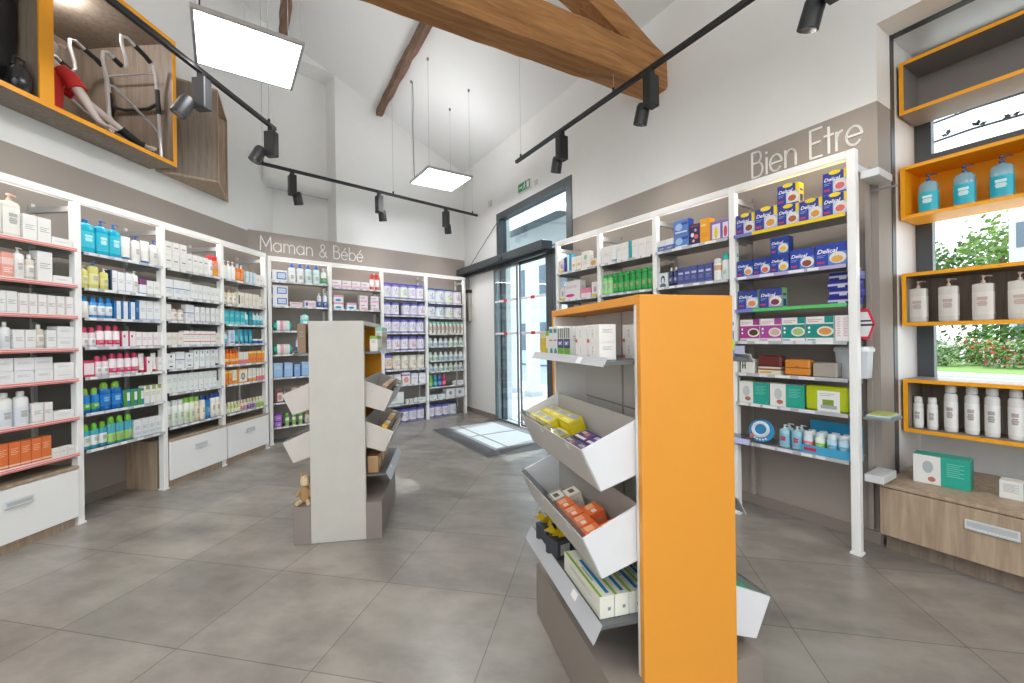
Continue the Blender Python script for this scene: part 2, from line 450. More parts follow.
Dc('tiny_white', .045, .055, .04, 'tiny white carton', '#efece6', [lines('#b0a898', .6, 2)])
# second bay: blue, yellow, pink, green bottles
Db('aqua_big', .10, .22, .06, 'large aqua wash bottle, blue cap', '#1fb3cf', '#1d62b4', (.2, .7, '#35c3dc'), kind='cap', e=3.5, cf=.1, neck=.4, rough=.12, stripe='#bdeff8')
Db('aqua_pump', .085, .235, .055, 'aqua wash pump bottle, blue head', '#17a9ca', '#1b5cab', (.15, .75, '#2dbdd8'), kind='pump', e=3, name='pump_bottle', rough=.12, stripe='#c6f0f8')
D('white_tube_b', .075, .17, .04, 'tube', 'white cream tube, blue cap', lambda: cream_tube(.075, .17, .04, '#f0f0ee', '#2a6db8'))
Db('white_bluecap', .065, .19, .045, 'white bottle with blue pump', '#f1f1ef', '#3159b5', (.15, .7, '#e4e2df'), kind='pump', name='pump_bottle')
Db('yellow_oil', .06, .17, .045, 'pale yellow bath oil bottle', '#d8d27a', '#e8e4d0', (.25, .65, '#e0db8e'), kind='pump', name='pump_bottle', rough=.15)
Db('yellow_big', .075, .215, .05, 'large pale yellow pump bottle', '#d6cf7c', '#2a76c2', (.2, .65, '#e3dea0'), kind='pump', name='pump_bottle', rough=.15)
Dc('navy_edge', .05, .165, .05, 'slim navy-edged white carton', '#f1f1f2', [('r', 0, .18, 0, 1, '#223a66'), lines()], lside=[('b', 0, 1, '#223a66')])
Dc('white_pale', .058, .16, .045, 'white carton with pale blue lines', '#f2f3f5', [('b', .02, .1, '#c6d7e8'), lines('#9fb4cf')])
Dc('purple_top', .06, .135, .05, 'white carton with purple top', '#eef0f5', [('b', .62, 1, '#7a3f72'), ('b', 0, .1, '#3e6fb0')])
Db('dome_blue_white', .058, .155, .045, 'white bottle, bright blue dome cap', '#eceae4', '#1f8fd6', None, kind='dome', cf=.22)
Db('dome_blue_blue', .052, .155, .042, 'clear blue bottle, blue dome cap', '#4a9ad8', '#1f86d0', (.2, .75, '#e7eef5'), kind='dome', cf=.22, rough=.15)
Dc('blue_edge', .05, .14, .05, 'white carton with bright blue side', '#f2f3f5', [('r', 0, .3, 0, 1, '#1673b8'), ('r', .35, .9, .2, .8, '#e6ebf2')], lside=[('b', 0, 1, '#1673b8')])
Dc('blue_slim', .03, .155, .05, 'slim royal blue carton', '#1766a8', [lines('#9ccbf0')])
Db('pink_dome', .055, .145, .042, 'clear bottle, raspberry dome cap', '#eadbe0', '#d8436c', (.15, .6, '#f3f1f2'), kind='dome', cf=.25, rough=.15)
Db('pink_label', .058, .16, .045, 'bottle with raspberry band and cap', '#eee4e8', '#d33b64', (.15, .42, '#e2436f'), kind='dome', cf=.22, rough=.15)
Dc('pink_ctn', .058, .12, .05, 'white carton with raspberry edge', '#f4eef0', [('r', 0, .12, 0, 1, '#d9476c'), ('r', .3, .55, .6, .75, '#c43c60')], lside=[('b', 0, 1, '#cf3f63')])
Dc('pink_row', .05, .115, .05, 'white carton with thin pink frame', '#f6f2f3', [('b', 0, .06, '#e58aa2'), ('r', 0, .05, 0, 1, '#e58aa2'), lines('#cdb5bb')])
Dc('pink_square', .09, .115, .05, 'raspberry framed square carton', '#d63a5f', [('r', .12, .9, .15, .85, '#f4e6ea')])
D('pink_tube', .05, .15, .035, 'tube', 'white tube with red cap', lambda: cream_tube(.05, .15, .035, '#f3ecec', '#d8343c'))
Db('blue_green', .06, .17, .045, 'blue wash bottle, lime dome cap', '#1d78c4', '#8ac63f', (.18, .5, '#58b04a'), kind='dome', cf=.24, e=3.5, rough=.15, stripe='#cfe9c4')
Db('blue_green_l', .082, .20, .05, 'large blue bottle, lime pump', '#1668b4', '#86c540', (.2, .7, '#1f7ac8'), kind='dome', cf=.2, e=4, rough=.15, stripe='#8fc6ef')
Dc('green_ctn', .055, .125, .05, 'green and blue carton', '#1e8fae', [('r', 0, .55, 0, 1, '#4f9a2c'), ('r', .5, .95, .35, .85, '#e7f0e4')])
Dc('olive_ctn', .05, .14, .05, 'white carton with olive corner', '#f1f1ea', [('r', .3, 1, .78, 1, '#a8b85a'), lines('#b6b9a6')])
Db('teal_dome', .06, .16, .045, 'teal bottle, lime dome cap', '#3c9fb4', '#6cc22f', (.18, .7, '#e9f2ee'), kind='dome', cf=.24, rough=.15)
Db('teal_dome_l', .066, .18, .045, 'teal bottle with green label', '#4aa6b6', '#78c832', (.1, .5, '#9ed05c'), kind='dome', cf=.22, rough=.15)
Dc('grey_ctn', .062, .125, .05, 'pale grey carton with fine print', '#e7eaec', [lines('#94a3a8'), ('r', .1, .9, .15, .3, '#cfd9dc')])
# third bay
Dc('soft_white', .062, .105, .05, 'soft white named carton', '#f0eeea', [('r', .2, .8, .55, .65, '#a49f9a'), lines('#d2ccc6', .4, 2)])
Dc('soft_white_t', .05, .15, .05, 'tall white carton, grey name', '#f1f0ed', [('r', .2, .8, .65, .72, '#97a2ae'), lines('#c9c9c6', .45, 3)])
Db('red_cap', .055, .185, .045, 'white bottle with scarlet cap', '#f2efec', '#d92430', (.15, .7, '#f5f3f1'), kind='flip', cf=.2, neck=.5)
Db('amber_red', .055, .185, .045, 'amber bottle with scarlet cap', '#e5a02a', '#d8262f', (.55, .85, '#f08f9c'), kind='flip', cf=.2, neck=.5, rough=.15)
Dc('wide_white', .08, .14, .05, 'wide white carton with blue rule', '#eef0f3', [('b', .5, .55, '#6e86b4'), lines('#a9b4c6', .42, 3)])
Dc('slim_white', .042, .13, .045, 'slim white carton', '#f1f1f1', [('b', .04, .1, '#cbd0d5'), lines('#bdbdbd')])
Db('rose_jarbot', .05, .115, .045, 'clear rose bottle with dark cap', '#e2cdbf', '#8a7a6e', (.15, .75, '#f1ece6'))
Dc('redline', .052, .115, .05, 'white carton with two red rules', '#f4f1ef', [('b', .72, .77, '#e2445a'), ('b', .22, .27, '#e2445a'), lines('#cfc8c6', .6, 3)])
Dc('cream_low', .05, .10, .05, 'cream carton with faint print', '#ece6dc', [lines('#bfb5a6')])
Dc('teal_drop', .05, .15, .05, 'white carton with teal drop', '#f3f5f5', [('r', .4, .65, .78, .93, '#2fa0b8'), lines('#9fb3ba', .55, 4)])
Dc('clinic', .075, .13, .05, 'white carton with dark emblem', '#eff1f2', [('e', .5, .8, .1, .08, '#3b4a52'), ('r', .3, .7, .12, .2, '#5d6a70'), lines('#aab4b8', .55, 3)])
D('white_tube_n', .05, .15, .035, 'tube', 'white tube with navy cap', lambda: cream_tube(.05, .15, .035, '#eef1f4', '#43589a'))
Dc('green_speck', .048, .155, .05, 'white carton with mint speck', '#f1f4f2', [('r', .6, .8, .2, .26, '#6fc0a0'), lines('#b3c3bb', .75, 3)])
Db('shampoo_w', .055, .20, .042, 'white shampoo bottle', '#eef0ec', '#e8ece8', (.15, .7, '#dde9d8'), kind='flip', e=3)
Db('shampoo_g', .055, .205, .042, 'white shampoo bottle, lime cap', '#eceee4', '#8ecb4e', (.1, .6, '#d6e6c0'), kind='flip', e=3)
Db('shampoo_b', .06, .205, .045, 'beige shampoo bottle, lime cap', '#e3d6b8', '#93c750', (.15, .7, '#ece2c8'), kind='flip', e=2.5)
Db('shampoo_n', .058, .205, .045, 'white shampoo bottle, navy cap', '#eceae4', '#1c4b96', (.15, .7, '#f3eadb'), kind='flip', e=2.3)
Db('shampoo_blue', .055, .195, .045, 'blue shampoo bottle, navy cap', '#2b7cb6', '#1b3f86', (.15, .6, '#3f94cc'), kind='flip', e=3)
# fourth bay
Db('white_pump_s', .055, .175, .045, 'white pump flask', '#f4f3f0', '#f1f0ec', None, kind='pump', e=3, name='pump_bottle', cf=.24)
Db('orange_pump', .058, .165, .045, 'bright orange pump bottle', '#f0811e', '#f4f0ea', (.15, .7, '#f49036'), kind='pump', e=3, name='pump_bottle', cf=.22)
Dc('paleblue_ctn', .052, .115, .05, 'pale blue striped carton', '#e3edf2', [('r', .0, .35, 0, 1, '#9fc9dd'), lines('#b9c7cf')])
Dc('pinkish_ctn', .055, .105, .05, 'white carton with blush print', '#f3f0ee', [('e', .5, .5, .25, .12, '#eac7c2')])
Db('brown_cream', .05, .14, .045, 'cream bottle with brown lettering', '#e9dfcd', '#b99a72', (.2, .7, '#f1eadc'), kind='cap')
Dc('sepia_ctn', .085, .13, .05, 'cream gift carton with dark figure', '#efe9dd', [('r', .1, .3, .15, .8, '#3d3a38'), ('r', .5, .9, .2, .75, '#dfd3bf')])
Dc('cream_set', .10, .13, .05, 'cream twin carton', '#eae4d6', [('r', .48, .52, 0, 1, '#b9a98c'), lines('#c9bda6')])
Dc('turq_ctn', .06, .13, .05, 'turquoise carton', '#3bbbcb', [('b', .05, .2, '#7fd6df'), lines('#bff0f2', .7, 3)])
Dc('teal_dk', .05, .135, .05, 'deep teal carton', '#158a94', [lines('#7fd0d2')])
Db('turq_bot', .045, .13, .04, 'white bottle with turquoise base', '#cfeaf0', '#e9eef0', (.05, .5, '#35b9d2'), kind='pump', name='pump_bottle')
D('turq_tube', .05, .16, .035, 'tube', 'turquoise tube', lambda: cream_tube(.05, .16, .035, '#1ba3c4', '#0f86ad', '#5cc4da'))
Dc('swirl_ctn', .07, .15, .04, 'leaning white carton, blue swirl', '#dfe8f2', [('e', .5, .55, .35, .3, '#aac3e2'), ('r', .2, .8, .1, .2, '#6c8fc4')])
D('blue_jar', .06, .055, .06, 'jar', 'white jar with blue base', lambda: jar(.03, .055, '#2a66b0', '#f0f0ee'))
Db('sun_orange', .036, .16, .034, 'orange sun spray bottle', '#f08a1c', '#e9661a', (.3, .5, '#f8d9a0'), kind='dome', cf=.28, e=2.4)
Dc('sun_white', .03, .125, .04, 'slim white sun care carton', '#f3ede4', [('b', 0, .3, '#ef7f8c'), ('b', .3, .36, '#f2a23a')])
Dc('sun_carton', .038, .13, .045, 'orange sun care carton', '#f49a1e', [('e', .5, .3, .28, .14, '#ee5b7c'), ('b', .8, .95, '#fbd48c')])
Dc('sun_big', .14, .135, .05, 'orange set carton with grey picture', '#f4a33a', [('r', .2, .95, .08, .92, '#f6ecd9'), ('e', .55, .45, .2, .26, '#8d8f92'), ('e', .55, .45, .1, .14, '#c9ccd0')])
Dc('sun_mid', .05, .13, .05, 'white carton with orange foot', '#f4efe8', [('b', 0, .25, '#f2a54a'), lines('#d9c6aa')])
Db('mini_yellow', .036, .10, .034, 'small yellow-green bottle, cream cap', '#cdd08a', '#e9e0bd', (.1, .55, '#eef0de'), kind='cap', cf=.3, neck=.5)
Db('mini_purple', .036, .10, .034, 'small bottle with violet label', '#d9cfd0', '#d9c8a0', (.1, .6, '#8a5aa8'), kind='cap', cf=.3, neck=.5)
Db('mini_pink', .036, .10, .034, 'small bottle with rose label', '#e9d6cf', '#dccba6', (.1, .6, '#d98a9c'), kind='cap', cf=.3, neck=.5)
Db('mini_lime', .036, .10, .034, 'small bottle with lime label', '#dfe5c0', '#e6e0c6', (.1, .6, '#a9cf3a'), kind='cap', cf=.3, neck=.5)
# back wall bays
Dc('blue_frame', .15, .125, .09, 'white carton with blue framed panel', '#f3f3f4', [('r', .28, .92, .2, .82, '#3b62c4'), ('r', .34, .86, .28, .74, '#cfe2f4')], lside=[('r', .2, .9, .2, .82, '#3a78d2')])
Db('blue_neck', .07, .215, .055, 'white bottle, broad blue collar', '#e9eef0', '#3a66bf', (.02, .6, '#f1f3f1'), kind='dome', cf=.2, e=3)
Db('blue_neck_g', .07, .215, .055, 'pale aqua bottle, blue collar', '#cfe6e6', '#3561bd', (.02, .6, '#d6ecea'), kind='dome', cf=.2, e=3)
Db('green_white', .065, .18, .05, 'white bottle with green patch', '#eef0ea', '#e3e6dd', (.1, .5, '#3fae7a'), kind='pump', name='pump_bottle')
Dc('pink_flat', .13, .06, .07, 'low blush pink carton', '#f0dcdc', [('r', .1, .9, .55, .8, '#e7b7bf')])
Dc('pink_flat_b', .12, .085, .07, 'low white carton, blue and pink', '#eee6ea', [('e', .2, .5, .12, .3, '#5a6fc8'), ('r', .4, .9, .3, .7, '#e9bcc6')])
Db('blue_spray', .045, .19, .04, 'slim blue and white spray', '#e6ebf4', '#e9edf2', (.05, .5, '#4a68c0'), kind='pump', name='pump_bottle')
Db('aqua_baby', .09, .225, .055, 'aqua baby wash bottle, green pump', '#bfe9e2', '#2fb78f', (.1, .7, '#7fd0d8'), kind='pump', e=2.6, name='pump_bottle', rough=.12, stripe='#ffffff')
D('wipes', .19, .115, .08, 'pack', 'teal and pink wipes pack', lambda: pack(.19, .115, .08, '#23b39a', ['#1fb096', '#eaf3ef', '#f0a7bd', '#e9e6df', '#dfe9e4', '#1fb096']))
Dc('mauve_blue', .085, .16, .07, 'light blue nappy cream carton', '#a4c6ec', [('b', .0, .06, '#7aa6dc'), lines('#e6f0fa', .75, 3)])
Dc('mauve_blue2', .06, .135, .06, 'shorter sky blue carton', '#8fb9ea', [lines('#dfeaf8', .75, 3)])
Db('bluewhite', .05, .15, .05, 'pale blue tube bottle, white cap', '#9fc3ee', '#eef1f4', (.2, .7, '#c3daf4'))
Dc('rosewood', .085, .145, .06, 'brown and blush carton', '#7a5650', [('r', .3, .95, .1, .75, '#e9d9d6'), ('e', .6, .4, .2, .2, '#c98f92')])
Db('beige_baby', .05, .12, .045, 'beige bottle with tan cap', '#e6d8bd', '#cba874', (.15, .7, '#f0e6d0'))
D('violet_tin', .075, .07, .075, 'tin', 'short violet tin', lambda: tin(.0375, .07, '#7a3fa8', '#8a4ab8', '#b784d8', spot='#e3c8f0'))
Db('lime_mini', .04, .135, .035, 'small white bottle, lime cap', '#e2ecd6', '#6cc62c', (.1, .6, '#8fd052'), kind='flip', cf=.3)
D('white_tub', .075, .09, .075, 'tub', 'white tub with blue label', lambda: tin(.0375, .09, '#f0f1f3', '#6f86d0', '#8ea2dc', name='tub', spot='#ffffff'))
Dc('pink_soft', .105, .09, .07, 'blush and white carton', '#f1e6ea', [('r', .1, .9, .1, .35, '#eab9cc'), ('r', .1, .6, .6, .7, '#8f93b8')])
Dc('pink_blue', .115, .085, .07, 'pink topped carton, blue wave', '#eef0f4', [('b', .7, 1, '#eaaec6'), ('e', .45, .28, .32, .16, '#2f9ac8')])
D('red_tops', .055, .20, .055, 'bottle', 'white flask with red hood', lambda: bottle(.055, .20, .055, '#f4ece9', '#e3382f', (.05, .3, '#ea5348'), kind='flip', cf=.3, name='bottle'))
Dc('teal_low', .14, .06, .07, 'low teal carton', '#35b7a0', [('r', .1, .5, .2, .8, '#d8efe8')])
Dc('white_teeth', .05, .06, .05, 'tiny white and navy carton', '#eef0f4', [('b', .4, .6, '#47589a')])
def Dt(key, r, h, desc, *a, **k): D(key, 2*r, h, 2*r, 'tin', desc, lambda: tin(r, h, *a, **k))
Dt('milk_tin', .068, .208, 'lilac and white milk tin', '#8d86cc', '#5e58b0', '#efedf6', spot='#d9b9d4')
Dt('milk_green', .068, .208, 'milk tin with green picture', '#8d86cc', '#5e58b0', '#eef2ea', spot='#8fc26a')
Dt('milk_rose', .068, .208, 'milk tin with rose picture', '#948cd0', '#5e58b0', '#f1e9f0', spot='#e0708c')
Dt('milk_blue', .077, .205, 'pale milk tin with blue foot', '#c9d8ee', '#3d4f8c', '#f1f3f5', spot='#7cb4e2')
Dt('milk_lime', .077, .205, 'pale milk tin with lime picture', '#d3dcef', '#3d4f8c', '#f2f4ee', spot='#b6d24a')
Dt('milk_plum', .077, .205, 'pale milk tin with plum picture', '#e3d6e6', '#4a4272', '#f3eef3', spot='#b86f9c')
Dt('milk_cream', .066, .185, 'cream milk tin, rose picture', '#ece5d6', '#e0dccb', '#f1ecdc', spot='#d98fa0')
Dt('milk_box_lid', .068, .208, 'lilac milk tin with orange band', '#8d86cc', '#5e58b0', '#f2e3d6', spot='#f0963c')
Dc('small_bot_ctn', .05, .17, .045, 'slim cereal carton, cream and grey', '#ece8da', [('r', .0, .25, .1, .8, '#5c6272'), ('b', .85, 1, '#8fd0c0'), ('r', .35, .8, .3, .6, '#e0a890')])
Db('small_jar', .075, .12, .06, 'small white feeding bottle', '#eef1f2', '#dfe6e8', (.1, .6, '#b9d6e4'), kind='dome', cf=.3)
Db('small_jar_g', .075, .12, .06, 'small feeding bottle, mint print', '#edf2ee', '#dde8e0', (.1, .6, '#bfe0c8'), kind='dome', cf=.3)
Db('toy_green', .055, .165, .05, 'green toddler bottle', '#7fc64a', '#9ad468', (.2, .6, '#b6e08c'), kind='dome', cf=.3)
Db('toy_teal', .055, .165, .05, 'teal toddler bottle', '#14a0a8', '#2bb8bc', (.2, .6, '#5accd0'), kind='dome', cf=.3)
Db('toy_blue', .055, .165, .05, 'blue toddler bottle', '#3a66c4', '#5a86dc', (.2, .6, '#86a8e8'), kind='dome', cf=.3)
Db('toy_pink', .055, .165, .05, 'crimson toddler bottle', '#d8285c', '#e84c7a', (.2, .6, '#f084a4'), kind='dome', cf=.3)
Dc('care_box', .15, .125, .1, 'grey white baby care carton', '#e9eaec', [('e', .5, .5, .18, .22, '#8f96a8'), ('r', 0, .08, 0, 1, '#c9ccd4')])
Dc('care_flat', .12, .06, .09, 'flat white and mint carton', '#f0f1f1', [('r', .1, .6, .3, .7, '#aadcd2')])
Dc('milk_ctn', .10, .165, .07, 'white milk powder carton', '#f2f1f4', [('b', .78, 1, '#e5e2ef'), lines('#9f98c6')])
Dc('milk_ctn_r', .12, .19, .07, 'milk carton with rose picture', '#f3e3e2', [('e', .5, .4, .32, .25, '#e59a8e'), ('b', .72, .84, '#8f78b8')])
Dc('kit_white', .26, .16, .15, 'white moulded steriliser carton', '#eef0ee', [('r', .0, 1, .04, .1, '#6fae9a'), ('e', .45, .5, .2, .24, '#e2d3cf')])
# right wall bays
Dc('r_pastel', .065, .15, .05, 'cream and violet carton', '#e8e2da', [('b', .0, .2, '#e6d34a'), ('e', .6, .5, .25, .2, '#b9a0c8')])
Dc('r_navy', .04, .17, .05, 'slim navy carton', '#33359a', [lines('#8f92d8')])
Dc('r_cyan', .055, .19, .06, 'white carton with cyan side', '#eef1ee', [('r', .5, 1, 0, 1, '#1fa6c8')], side=[('b', 0, 1, '#1fa6c8')])
Dc('r_orange', .06, .15, .05, 'white carton, orange print', '#f1ece4', [('r', .2, .8, .3, .5, '#f0b27c')])
Dc('r_leaf', .10, .18, .06, 'white carton with green leaf', '#f1eee9', [('e', .5, .65, .2, .16, '#8fd0a8'), lines('#e0a8a0', .4, 3)])
Dc('r_feet', .09, .085, .06, 'low carton, gold picture', '#e9dccb', [('e', .5, .5, .35, .3, '#d7a46a')])
Dc('r_pinkswoosh', .20, .20, .09, 'large white carton, pink swoosh', '#efeaec', [('e', .35, .22, .3, .09, '#c8408c'), ('r', .1, .8, .6, .75, '#ddd2d8')])
Dc('r_pinkpk', .12, .10, .07, 'pink and white carton', '#f1e3e6', [('b', .5, 1, '#e98aa4')])
Dc('r_white_w', .13, .17, .07, 'wide white dressing carton', '#efece8', [lines('#cfc8c2', .6, 3), ('b', 0, .08, '#d6d2e0')])
Dc('r_slimblue', .045, .165, .07, 'white carton, grey-blue foot', '#eceff3', [('b', .05, .18, '#8fa2bc')])
Dc('r_white', .065, .165, .07, 'plain white dressing carton', '#eeebe6', [lines('#d0cbc5', .7, 2)])
Dc('r_teal', .03, .165, .07, 'slim teal edged carton', '#19a0a8', [])
Dc('r_white_n', .068, .165, .07, 'off-white carton with round lid behind', '#eae7e1', [lines('#cbc5be', .7, 2)])
Db('green_pale', .062, .20, .05, 'pale green shampoo bottle', '#8fd884', '#14a44a', (.1, .8, '#a6e29a'), kind='flip', cf=.13, e=2.4, rough=.2)
Db('green_deep', .062, .205, .05, 'emerald shampoo bottle', '#15923f', '#0fae46', (.15, .6, '#2fa552'), kind='hood', cf=.13, e=2.4, rough=.2, stripe='#c9a77a')
Dc('r_portrait', .095, .125, .012, 'display card with woman portrait', '#dfe6ec', [('e', .5, .55, .22, .28, '#2c3440'), ('e', .5, .48, .14, .2, '#d9dde2'), ('e', .5, .1, .35, .2, '#5c6878')])
Dc('r_tubwhite', .075, .10, .06, 'small white and blue carton', '#e9eaee', [('b', 0, .5, '#5a74b0'), lines('#ffffff', .3, 2)])
Dc('r_oralblue', .135, .115, .07, 'blue toothbrush head carton', '#5f86cc', [('e', .35, .5, .25, .25, '#a8c8ee'), ('r', .55, .95, .6, .8, '#2f50a8'), ('r', .1, .9, .08, .18, '#e2e9f5')], side=[('b', 0, 1, '#223f94')])
Dc('r_navyfruit', .09, .17, .06, 'navy carton with coloured dots', '#272554', [('e', .3, .5, .16, .1, '#e8e6f0'), ('e', .65, .4, .2, .11, '#e2606c'), ('e', .4, .22, .12, .07, '#f0b0b8'), ('e', .6, .7, .12, .07, '#c89ae0'), ('r', .1, .9, .86, .94, '#8a3a4a')])
Dc('r_yellow', .08, .19, .07, 'bright orange-yellow carton', '#f5a81e', [('r', .1, .6, .7, .78, '#fbd88a'), lines('#e2861a', .4, 3)])
Dc('r_kids', .085, .15, .06, 'violet carton with yellow tube', '#8a6cc0', [('r', .15, .9, .1, .85, '#ece6f2'), ('e', .5, .4, .17, .3, '#f0d21e')])
Dc('r_kidsred', .052, .15, .06, 'violet carton with red tube', '#8f70c4', [('r', .1, .9, .1, .85, '#e4e0f0'), ('e', .5, .4, .25, .28, '#e04452')])
Db('r_navybot', .045, .16, .04, 'navy bottle with white cap', '#2a2f60', '#ece8e0', (.2, .6, '#3b4180'), kind='cap')
Dc('r_navyctn', .058, .145, .05, 'navy lavender face care carton', '#46518f', [('r', .15, .85, .6, .72, '#c2c8e4'), ('b', .0, .12, '#6a74b0'), lines('#9aa2cc', .45, 3)])
Db('r_spray', .06, .20, .05, 'white deodorant, teal hood', '#e9ebe8', '#2cb8ae', (.1, .55, '#cfe3e2'), kind='hood', cf=.2)
Db('r_spray_w', .066, .175, .055, 'white deodorant with orange crest', '#edebe6', '#f1eee8', (.55, .8, '#d9a27c'), kind='hood', cf=.15)
Dc('r_offwhite', .07, .165, .05, 'off-white carton beside deodorants', '#ece7dc', [('r', .2, .8, .1, .5, '#dfd3c0')])
def delical(key, w, h, d, desc, food, base='#2c3b98', bg='#b9c9ea', yellow=True, plate='#e9e2da', sd='#f2cf1c'):
    dec = [('r', .35, 1, .0, .62, bg), ('e', .72, .36, .27, .25, plate), ('e', .7, .3, .19, .15, food), ('r', .0, .42, 0, .62, base),
           ('r', .06, .3, .16, .25, '#c83a4c'), ('l', .06, .34, .5, 2, '#9fb0e8'), ('b', 0, .07, base)]
    if yellow: dec += [('e', .5, .95, .24, .1, '#f4d71c'), ('r', .86, 1, .6, 1, '#f4d71c')]
    dec += [('t', 'Delical', .07, .60, .66, '#ffffff', .25)]
    Dc(key, w, h, d, desc, base, dec, side=[('b', 0, 1, sd), ('r', .25, .8, .1, .45, base), ('r', .2, .8, .62, .72, base)], top=sd if yellow else None)
delical('del_a', .128, .135, .07, 'blue yellow dessert pack, red-brown dish', '#b5603c')
delical('del_b', .128, .135, .07, 'blue yellow dessert pack, amber dish', '#d9963c')
delical('del_c', .128, .135, .07, 'blue yellow dessert pack, pink dish', '#dd6f6a')
delical('del_pl', .13, .145, .07, 'blue purple meal pack', '#8a4a44', sd='#e9c92a')
delical('del_w', .145, .155, .06, 'wide blue meal pack, orange dish', '#e2a046', sd='#f0d028')
delical('del_d', .105, .12, .07, 'dark blue dessert pack, apricot dish', '#e89a54', base='#1f3c96', bg='#4a80cc', yellow=False, sd='#23408f')
delical('del_e', .105, .12, .07, 'dark blue dessert pack, coral dish', '#e06a50', base='#1f3c96', bg='#4a80cc', yellow=False, sd='#23408f')
delical('del_y', .105, .12, .07, 'dark blue dessert pack, yellow dish', '#e9bc4c', base='#1f3c96', bg='#4a80cc', yellow=False, sd='#23408f')
delical('del_bar', .135, .135, .07, 'blue biscuit pack, chocolate bars', '#8c4a34', base='#2743a8', bg='#5a84d4', yellow=False, sd='#6d4630')
delical('del_bisc', .155, .14, .07, 'blue biscuit pack, golden wafers', '#e0b050', base='#2743a8', bg='#5a84d4', yellow=False, sd='#6d4630')
delical('del_ga', .12, .135, .07, 'blue green compote pack, peach dish', '#ea8a5c', base='#2f3f94', bg='#a0bede', yellow=False, sd='#8fc88a')
delical('del_gb', .125, .135, .07, 'blue green compote pack, berry dish', '#7a2f46', base='#2f3f94', bg='#a09ac8', yellow=False, sd='#8fc88a')
Dc('del_flat', .15, .048, .10, 'flat royal blue supplement box', '#2a2f9e', [('r', .0, .8, .35, .62, '#cfd0ea'), ('r', .35, .6, .1, .5, '#e6e6f4')])
def meal(key, desc, c, foodc, w=.135):
    Dc(key, w, .155, .06, desc, '#f0eeec', [('r', .0, 1., .14, .7, c), ('r', .68, 1., .74, 1., c), ('e', .7, .4, .3, .2, '#ece8e2'), ('e', .7, .4, .23, .14, foodc), ('r', .08, .16, .5, .6, '#ffffff'), ('r', .08, .16, .34, .42, '#ffffff'), ('r', .05, .35, .04, .08, c), ('l', .08, .6, .86, 2, '#d98a9c')], side=[('l', .2, .8, .9, 10, '#e58a9a')])
meal('meal_mag', 'white magenta meal box, dark dish', '#a83a8c', '#5c3a1e')
meal('meal_lil', 'white magenta meal box, pale dish', '#b04a9c', '#d9b8a8')
meal('meal_teal', 'white teal meal box, green dish', '#128f86', '#a8c878')
meal('meal_teal2', 'white teal meal box, orange dish', '#128f86', '#e09a4c', .15)
Dc('r_code', .07, .155, .06, 'white box with red dotted print', '#f1eeee', [('l', .15, .4, .9, 11, '#e08a94'), ('l', .6, .85, .9, 11, '#e08a94')])
Dc('aircast', .205, .15, .08, 'white and teal device box', '#f0eeea', [('r', .48, 1., 0, 1, '#2aa893'), ('e', .25, .55, .12, .25, '#c9cfd0'), ('e', .3, .2, .1, .1, '#b5735a'), ('l', .56, .9, .8, 6, '#7fd0c0')], side=[('b', 0, 1, '#1f9a88')])
Dc('lime_case', .225, .155, .08, 'lime green case with picture sleeve', '#b7c41a', [('r', .3, .82, -.0, .82, '#eeeeea'), ('r', .42, .68, .25, .48, '#7f9a3a'), ('r', .38, .75, .12, .26, '#a8aab0'), ('l', .36, .7, .7, 2, '#b6b6b8')], side=[], bev=.012)
Db('gel_big', .066, .15, .05, 'clear blue hand gel pump bottle', '#a6d3e2', '#e6eef0', (.15, .7, '#8cc3dc'), kind='pump', name='pump_bottle', rough=.1, stripe='#c8344c')
Db('gel_pink', .055, .125, .04, 'hand gel with pink label', '#d3dfe4', '#dfe6e8', (.1, .6, '#e8708c'), kind='flip', cf=.2, rough=.1)
Db('gel_green', .055, .125, .04, 'hand gel with green label', '#d3e2d8', '#dfe6e8', (.1, .6, '#86c23a'), kind='flip', cf=.2, rough=.1)
Db('gel_blue', .055, .125, .04, 'hand gel with blue label', '#b4d6e6', '#dfe6e8', (.1, .6, '#5aa6d0'), kind='flip', cf=.2, rough=.1)
Db('gel_slim', .036, .11, .034, 'slim turquoise gel bottle', '#4fc0d8', '#d9eef2', (.1, .6, '#e6f6f8'), kind='cap', cf=.25, rough=.1)
Dc('letter_ctn', .095, .10, .06, 'cream carton with green strokes', '#ece8df', [('r', .1, .2, .3, .8, '#2c5a48'), ('r', .28, .38, .3, .8, '#2c5a48'), ('r', .1, .38, .5, .58, '#2c5a48')])
Dc('book_box', .145, .05, .10, 'stacked label box, cream and brown', '#e6ddc9', [('b', .55, .8, '#9a6a4a'), ('r', .1, .6, .15, .4, '#d8b13c')])
Dc('wine_case', .15, .075, .08, 'dark wine leather case', '#6b2a26', [('r', 0, 1, .0, .1, '#4a1a18')], bev=.01)
Dc('tan_case', .15, .105, .08, 'tan orange leather case', '#d98a34', [('b', .48, .53, '#8a4f1a'), ('r', .42, .6, .5, .62, '#b06a26')], bev=.01)
Dc('greige_case', .13, .09, .08, 'greige rectangular case', '#a89e94', [], bev=.006)
